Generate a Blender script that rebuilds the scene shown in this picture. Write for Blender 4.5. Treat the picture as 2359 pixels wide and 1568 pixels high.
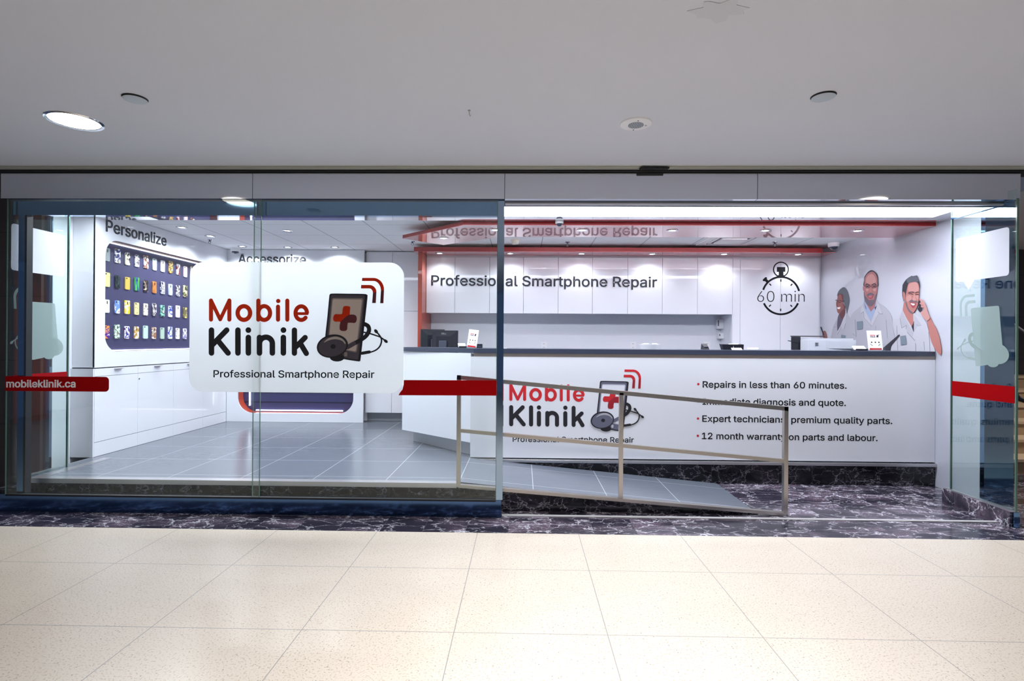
import bpy, bmesh, math, random, json
from mathutils import Vector, Matrix, Euler
from mathutils.geometry import delaunay_2d_cdt
random.seed(7)
SC = bpy.context.scene
for _o in list(bpy.data.objects):
    bpy.data.objects.remove(_o)
COL = SC.collection
R = math.radians
W, H, F = 2359, 1568, 1240.0          # photo frame and focal length in its pixels

# ------------------------------------------------------------------ camera, world, exposure
CAM_POS = Vector((0, 0, 1.42))
CAM_ROT = (Matrix.Rotation(R(1.16), 3, 'Z') @ Matrix.Rotation(R(90.084), 3, 'X') @ Matrix.Rotation(R(0.378), 3, 'Z'))
cam = bpy.data.cameras.new('camera')
cam_ob = bpy.data.objects.new('camera', cam)
COL.objects.link(cam_ob)
cam.sensor_width = 36.0
cam.lens = 36.0 * F / W
cam.clip_start = 0.05
cam_ob.matrix_world = Matrix.Translation(CAM_POS) @ CAM_ROT.to_4x4()
SC.camera = cam_ob

WORLD_COL, WORLD_STR = (0.20, 0.26, 0.40), 0.30
world = bpy.data.worlds.new('world')
SC.world = world
world.use_nodes = True
world.node_tree.nodes['Background'].inputs[0].default_value = (*WORLD_COL, 1)
world.node_tree.nodes['Background'].inputs[1].default_value = WORLD_STR
SC.view_settings.view_transform = 'Standard'
SC.view_settings.look = 'None'
SC.view_settings.exposure = 0.22
SC.view_settings.gamma = 1.0
SC.view_settings.use_curve_mapping = False
SC.cycles.diffuse_bounces = 7
P_MALL, P_SHOP, P_CANOPY, P_PELMET, E_STRIP, E_LED = 27.0, 28.0, 17.0, 11.0, 17.0, 3.5

# ------------------------------------------------------------------ helpers
def lin(c):
    return tuple(((v / 255) / 12.92 if v / 255 <= 0.04045 else ((v / 255 + 0.055) / 1.055) ** 2.4) for v in c)

def ray(px, py):
    return CAM_ROT @ Vector(((px - W / 2) / F, -(py - H / 2) / F, -1.0))

class Frame:
    """a flat surface in the room: origin, right, up, and the normal towards the room"""
    def __init__(s, o, u, v):
        s.o, s.u, s.v = Vector(o), Vector(u), Vector(v)
        s.n = s.u.cross(s.v)
    def px(s, x, y):
        d = ray(x, y)
        p = CAM_POS + d * ((s.o - CAM_POS).dot(s.n) / d.dot(s.n))
        return ((p - s.o).dot(s.u), (p - s.o).dot(s.v))
    def at(s, a, b, d=0.0):
        return s.o + s.u * a + s.v * b + s.n * d

def front(Y): return Frame((0, Y, 0), (1, 0, 0), (0, 0, 1))
def leftw(X): return Frame((X, 0, 0), (0, 1, 0), (0, 0, 1))
def rightw(X): return Frame((X, 0, 0), (0, -1, 0), (0, 0, 1))
def level(z): return Frame((0, 0, z), (1, 0, 0), (0, 1, 0))

def tag(o, label, cat, group=None, kind=None):
    if label: o['label'] = label
    if cat: o['category'] = cat
    if group: o['group'] = group
    if kind: o['kind'] = kind
    return o

def thing(name, label, cat, loc=(0, 0, 0), group=None, kind=None):
    o = bpy.data.objects.new(name, None)
    o.empty_display_size = 0.05
    COL.objects.link(o)
    o.location = loc
    bpy.context.view_layer.update()
    return tag(o, label, cat, group, kind)

def wloc(o):
    v = Vector((0, 0, 0))
    while o is not None:
        v = v + o.location
        o = o.parent
    return v

class MB:
    def __init__(s):
        s.v, s.f = [], []
    def add(s, vs, fs):
        n = len(s.v)
        s.v += [tuple(v) for v in vs]
        s.f += [tuple(i + n for i in f) for f in fs]
        return s
    def box(s, x0, x1, y0, y1, z0, z1, bev=0.0):
        if bev <= 0:
            vs = [(x, y, z) for z in (z0, z1) for y in (y0, y1) for x in (x0, x1)]
            return s.add(vs, [(0, 2, 3, 1), (4, 5, 7, 6), (0, 1, 5, 4), (2, 6, 7, 3), (0, 4, 6, 2), (1, 3, 7, 5)])
        bm = bmesh.new()
        bmesh.ops.create_cube(bm, size=1.0)
        for v in bm.verts:
            v.co = ((x0 + x1) / 2 + v.co.x * (x1 - x0), (y0 + y1) / 2 + v.co.y * (y1 - y0), (z0 + z1) / 2 + v.co.z * (z1 - z0))
        bmesh.ops.bevel(bm, geom=list(bm.edges), offset=bev, segments=2, profile=0.5, affect='EDGES')
        return s.frombm(bm)
    def frombm(s, bm):
        bm.verts.index_update()
        s.add([v.co for v in bm.verts], [[v.index for v in f.verts] for f in bm.faces])
        bm.free()
        return s
    def xf(s, m):
        s.v = [tuple(m @ Vector(v)) for v in s.v]
        return s
    def prism(s, poly, z0, z1):
        """plan polygon (x, y) pulled up from z0 to z1"""
        n = len(poly)
        a = sum(poly[i][0] * poly[(i + 1) % n][1] - poly[(i + 1) % n][0] * poly[i][1] for i in range(n))
        if a < 0: poly = poly[::-1]
        vs = [(x, y, z0) for x, y in poly] + [(x, y, z1) for x, y in poly]
        fs = [tuple(range(n))[::-1], tuple(range(n, 2 * n))] + [(i, (i + 1) % n, n + (i + 1) % n, n + i) for i in range(n)]
        return s.add(vs, fs)
    def plate(s, fr, shapes, d0, d1):
        """flat shapes [(outer, [holes])] on a Frame, from depth d0 to d1 along its normal"""
        for k, (outer, holes) in enumerate(shapes):
            # a hair's difference in thickness keeps crossing strokes of one shape from lying in the same plane
            d = d1 + (k % 12) * 2.5e-5
            loops = [outer] + list(holes)
            flat = [Vector((a, b)) for l in loops for a, b in l]
            edges, i0 = [], 0
            for l in loops:
                edges += [(i0 + i, i0 + (i + 1) % len(l)) for i in range(len(l))]
                i0 += len(l)
            cv, ce, cf, *_r = delaunay_2d_cdt(flat, edges, [], 0, 1e-7)
            n = len(cv)
            vs = [fr.at(v.x, v.y, d) for v in cv] + [fr.at(v.x, v.y, d0) for v in cv]
            fs, seen = [], {}
            for t in cf:
                t = list(t)
                mid = sum((cv[i] for i in t), Vector((0, 0))) / len(t)
                if sum(inside(mid, l) for l in loops) % 2 == 0: continue
                ar = sum(cv[t[i - 1]].x * cv[t[i]].y - cv[t[i]].x * cv[t[i - 1]].y for i in range(len(t)))
                if ar < 0: t = t[::-1]
                fs += [tuple(t), tuple(i + n for i in t[::-1])]
                for i in range(len(t)):
                    seen[(t[i], t[(i + 1) % len(t)])] = 1
            for (i, j) in seen:
                if (j, i) not in seen: fs.append((i, i + n, j + n, j))
            s.add(vs, fs)
        return s
    def lathe(s, prof, c, seg=28, axis='Z'):
        vs, fs = [], []
        m = len(prof)
        for i in range(seg):
            a = 2 * math.pi * i / seg
            for r, h in prof:
                p = (r * math.cos(a), r * math.sin(a), h)
                if axis == 'Y': p = (p[0], p[2], p[1])
                if axis == 'X': p = (p[2], p[0], p[1])
                vs.append((c[0] + p[0], c[1] + p[1], c[2] + p[2]))
        for i in range(seg):
            for j in range(m - 1):
                k = (i + 1) % seg
                fs.append((i * m + j, k * m + j, k * m + j + 1, i * m + j + 1))
        return s.add(vs, fs)
    def tube(s, pts, r, seg=10):
        """round bar through points"""
        P = [Vector(p) for p in pts]
        vs, fs = [], []
        for i, p in enumerate(P):
            t = (P[min(i + 1, len(P) - 1)] - P[max(i - 1, 0)]).normalized()
            u = t.cross(Vector((0, 0, 1)) if abs(t.z) < 0.9 else Vector((1, 0, 0))).normalized()
            w = t.cross(u)
            for k in range(seg):
                a = 2 * math.pi * k / seg
                vs.append(p + (u * math.cos(a) + w * math.sin(a)) * r)
        for i in range(len(P) - 1):
            for k in range(seg):
                fs.append((i * seg + k, i * seg + (k + 1) % seg, (i + 1) * seg + (k + 1) % seg, (i + 1) * seg + k))
        fs += [tuple(range(seg))[::-1], tuple((len(P) - 1) * seg + k for k in range(seg))]
        return s.add(vs, fs)
    def bar(s, a, b, w, h):
        """square bar from a to b in a plane of constant y: w along y, h across"""
        a, b = Vector(a), Vector(b)
        t = (b - a).normalized()
        up = Vector((0, 1, 0)).cross(t).normalized() * (h / 2)
        sd = Vector((0, w / 2, 0))
        vs = [p + q + r for p in (a, b) for q in (-up, up) for r in (-sd, sd)]
        return s.add(vs, [(0, 1, 3, 2), (4, 6, 7, 5), (0, 4, 5, 1), (2, 3, 7, 6), (0, 2, 6, 4), (1, 5, 7, 3)])
    def build(s, name, mat, parent=None, label=None, cat=None, group=None, kind=None, smooth=None):
        me = bpy.data.meshes.new(name)
        vs = [Vector(v) for v in s.v]
        if parent is None:
            lo = Vector([min(v[i] for v in vs) for i in range(3)]); hi = Vector([max(v[i] for v in vs) for i in range(3)])
            org = Vector(((lo.x + hi.x) / 2, (lo.y + hi.y) / 2, lo.z))
        else:
            org = wloc(parent)
        me.from_pydata([tuple(v - org) for v in vs], [], s.f)
        bm = bmesh.new(); bm.from_mesh(me)
        bmesh.ops.recalc_face_normals(bm, faces=bm.faces) if smooth != 'keep' else None
        bm.to_mesh(me); bm.free()
        if smooth and smooth != 'keep':
            for p in me.polygons: p.use_smooth = True
            me.set_sharp_from_angle(angle=R(smooth))
        me.materials.append(mat)
        o = bpy.data.objects.new(name, me)
        COL.objects.link(o)
        if parent is None: o.location = org
        else: o.parent = parent
        return tag(o, label, cat, group, kind)

def dup(root, loc, label=None):
    """a copy of a thing with its parts and their sub-parts"""
    def cp(o, parent):
        c = o.copy(); COL.objects.link(c)
        if parent is not None: c.parent = parent
        for ch in list(o.children): cp(ch, c)
        return c
    r = cp(root, None)
    r.location = loc
    if label: r['label'] = label
    return r

# flat shape makers (all return lists of (outer, holes))
def poly(pts): return [(list(pts), [])]
def rrect(x0, x1, y0, y1, r, n=8):
    if not isinstance(r, (tuple, list)): r = (r,) * 4
    out = []
    for (cx, cy, a0), q in zip(((x1, y1, 0), (x0, y1, 90), (x0, y0, 180), (x1, y0, 270)), r):
        sx = -q if cx == x1 else q
        sy = -q if cy == y1 else q
        for i in range(n + 1):
            a = R(a0 + 90 * i / n)
            out.append((cx + sx + q * math.cos(a), cy + sy + q * math.sin(a)))
    return out
def ellipse(cx, cy, rx, ry, rot=0, n=36):
    c, s = math.cos(rot), math.sin(rot)
    return [(cx + rx * math.cos(t) * c - ry * math.sin(t) * s, cy + rx * math.cos(t) * s + ry * math.sin(t) * c)
            for t in (2 * math.pi * i / n for i in range(n))]
def capsule(a, b, w, n=8):
    a, b = Vector(a), Vector(b)
    t = (b - a).normalized() if (b - a).length > 1e-9 else Vector((1, 0))
    ang = math.atan2(t.y, t.x)
    r = w / 2
    return [(b.x + r * math.cos(ang - math.pi / 2 + math.pi * i / n), b.y + r * math.sin(ang - math.pi / 2 + math.pi * i / n)) for i in range(n + 1)] + \
           [(a.x + r * math.cos(ang + math.pi / 2 + math.pi * i / n), a.y + r * math.sin(ang + math.pi / 2 + math.pi * i / n)) for i in range(n + 1)]
def stroke(pts, w):
    return [(capsule(pts[i], pts[i + 1], w), []) for i in range(len(pts) - 1)]
def arcband(cx, cy, rx, ry, w, a0, a1, n=28, caps=False):
    A = [R(a0 + (a1 - a0) * i / n) for i in range(n + 1)]
    o = [(cx + rx * math.cos(a), cy + ry * math.sin(a)) for a in A]
    i_ = [(cx + (rx - w) * math.cos(a), cy + (ry - w) * math.sin(a)) for a in A]
    out = [(o + i_[::-1], [])]
    if caps:
        for a in (A[0], A[-1]):
            out.append((ellipse(cx + (rx - w / 2) * math.cos(a), cy + (ry - w / 2) * math.sin(a), w / 2, w / 2, 0, 16), []))
    return out
def ring(cx, cy, rx, ry, w, n=40):
    return [(ellipse(cx, cy, rx, ry, 0, n), [ellipse(cx, cy, rx - w, ry - w, 0, n)])]
def smooth(pts, k=6):
    P = [Vector(p) for p in pts]
    out = []
    for i in range(len(P) - 1):
        p0, p1, p2, p3 = P[max(i - 1, 0)], P[i], P[i + 1], P[min(i + 2, len(P) - 1)]
        for j in range(k):
            t = j / k
            out.append(tuple(0.5 * ((2 * p1) + (p2 - p0) * t + (2 * p0 - 5 * p1 + 4 * p2 - p3) * t * t + (3 * p1 - p0 - 3 * p2 + p3) * t ** 3)))
    out.append(tuple(P[-1]))
    return out
def loopsmooth(pts, k=4):
    P = [Vector(p) for p in pts]; n = len(P); out = []
    for i in range(n):
        p0, p1, p2, p3 = P[i - 1], P[i], P[(i + 1) % n], P[(i + 2) % n]
        for j in range(k):
            t = j / k
            out.append(tuple(0.5 * ((2 * p1) + (p2 - p0) * t + (2 * p0 - 5 * p1 + 4 * p2 - p3) * t * t + (3 * p1 - p0 - 3 * p2 + p3) * t ** 3)))
    return out
def mapped(shapes, fn):
    return [([fn(*p) for p in o], [[fn(*p) for p in h] for h in hs]) for o, hs in shapes]

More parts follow.
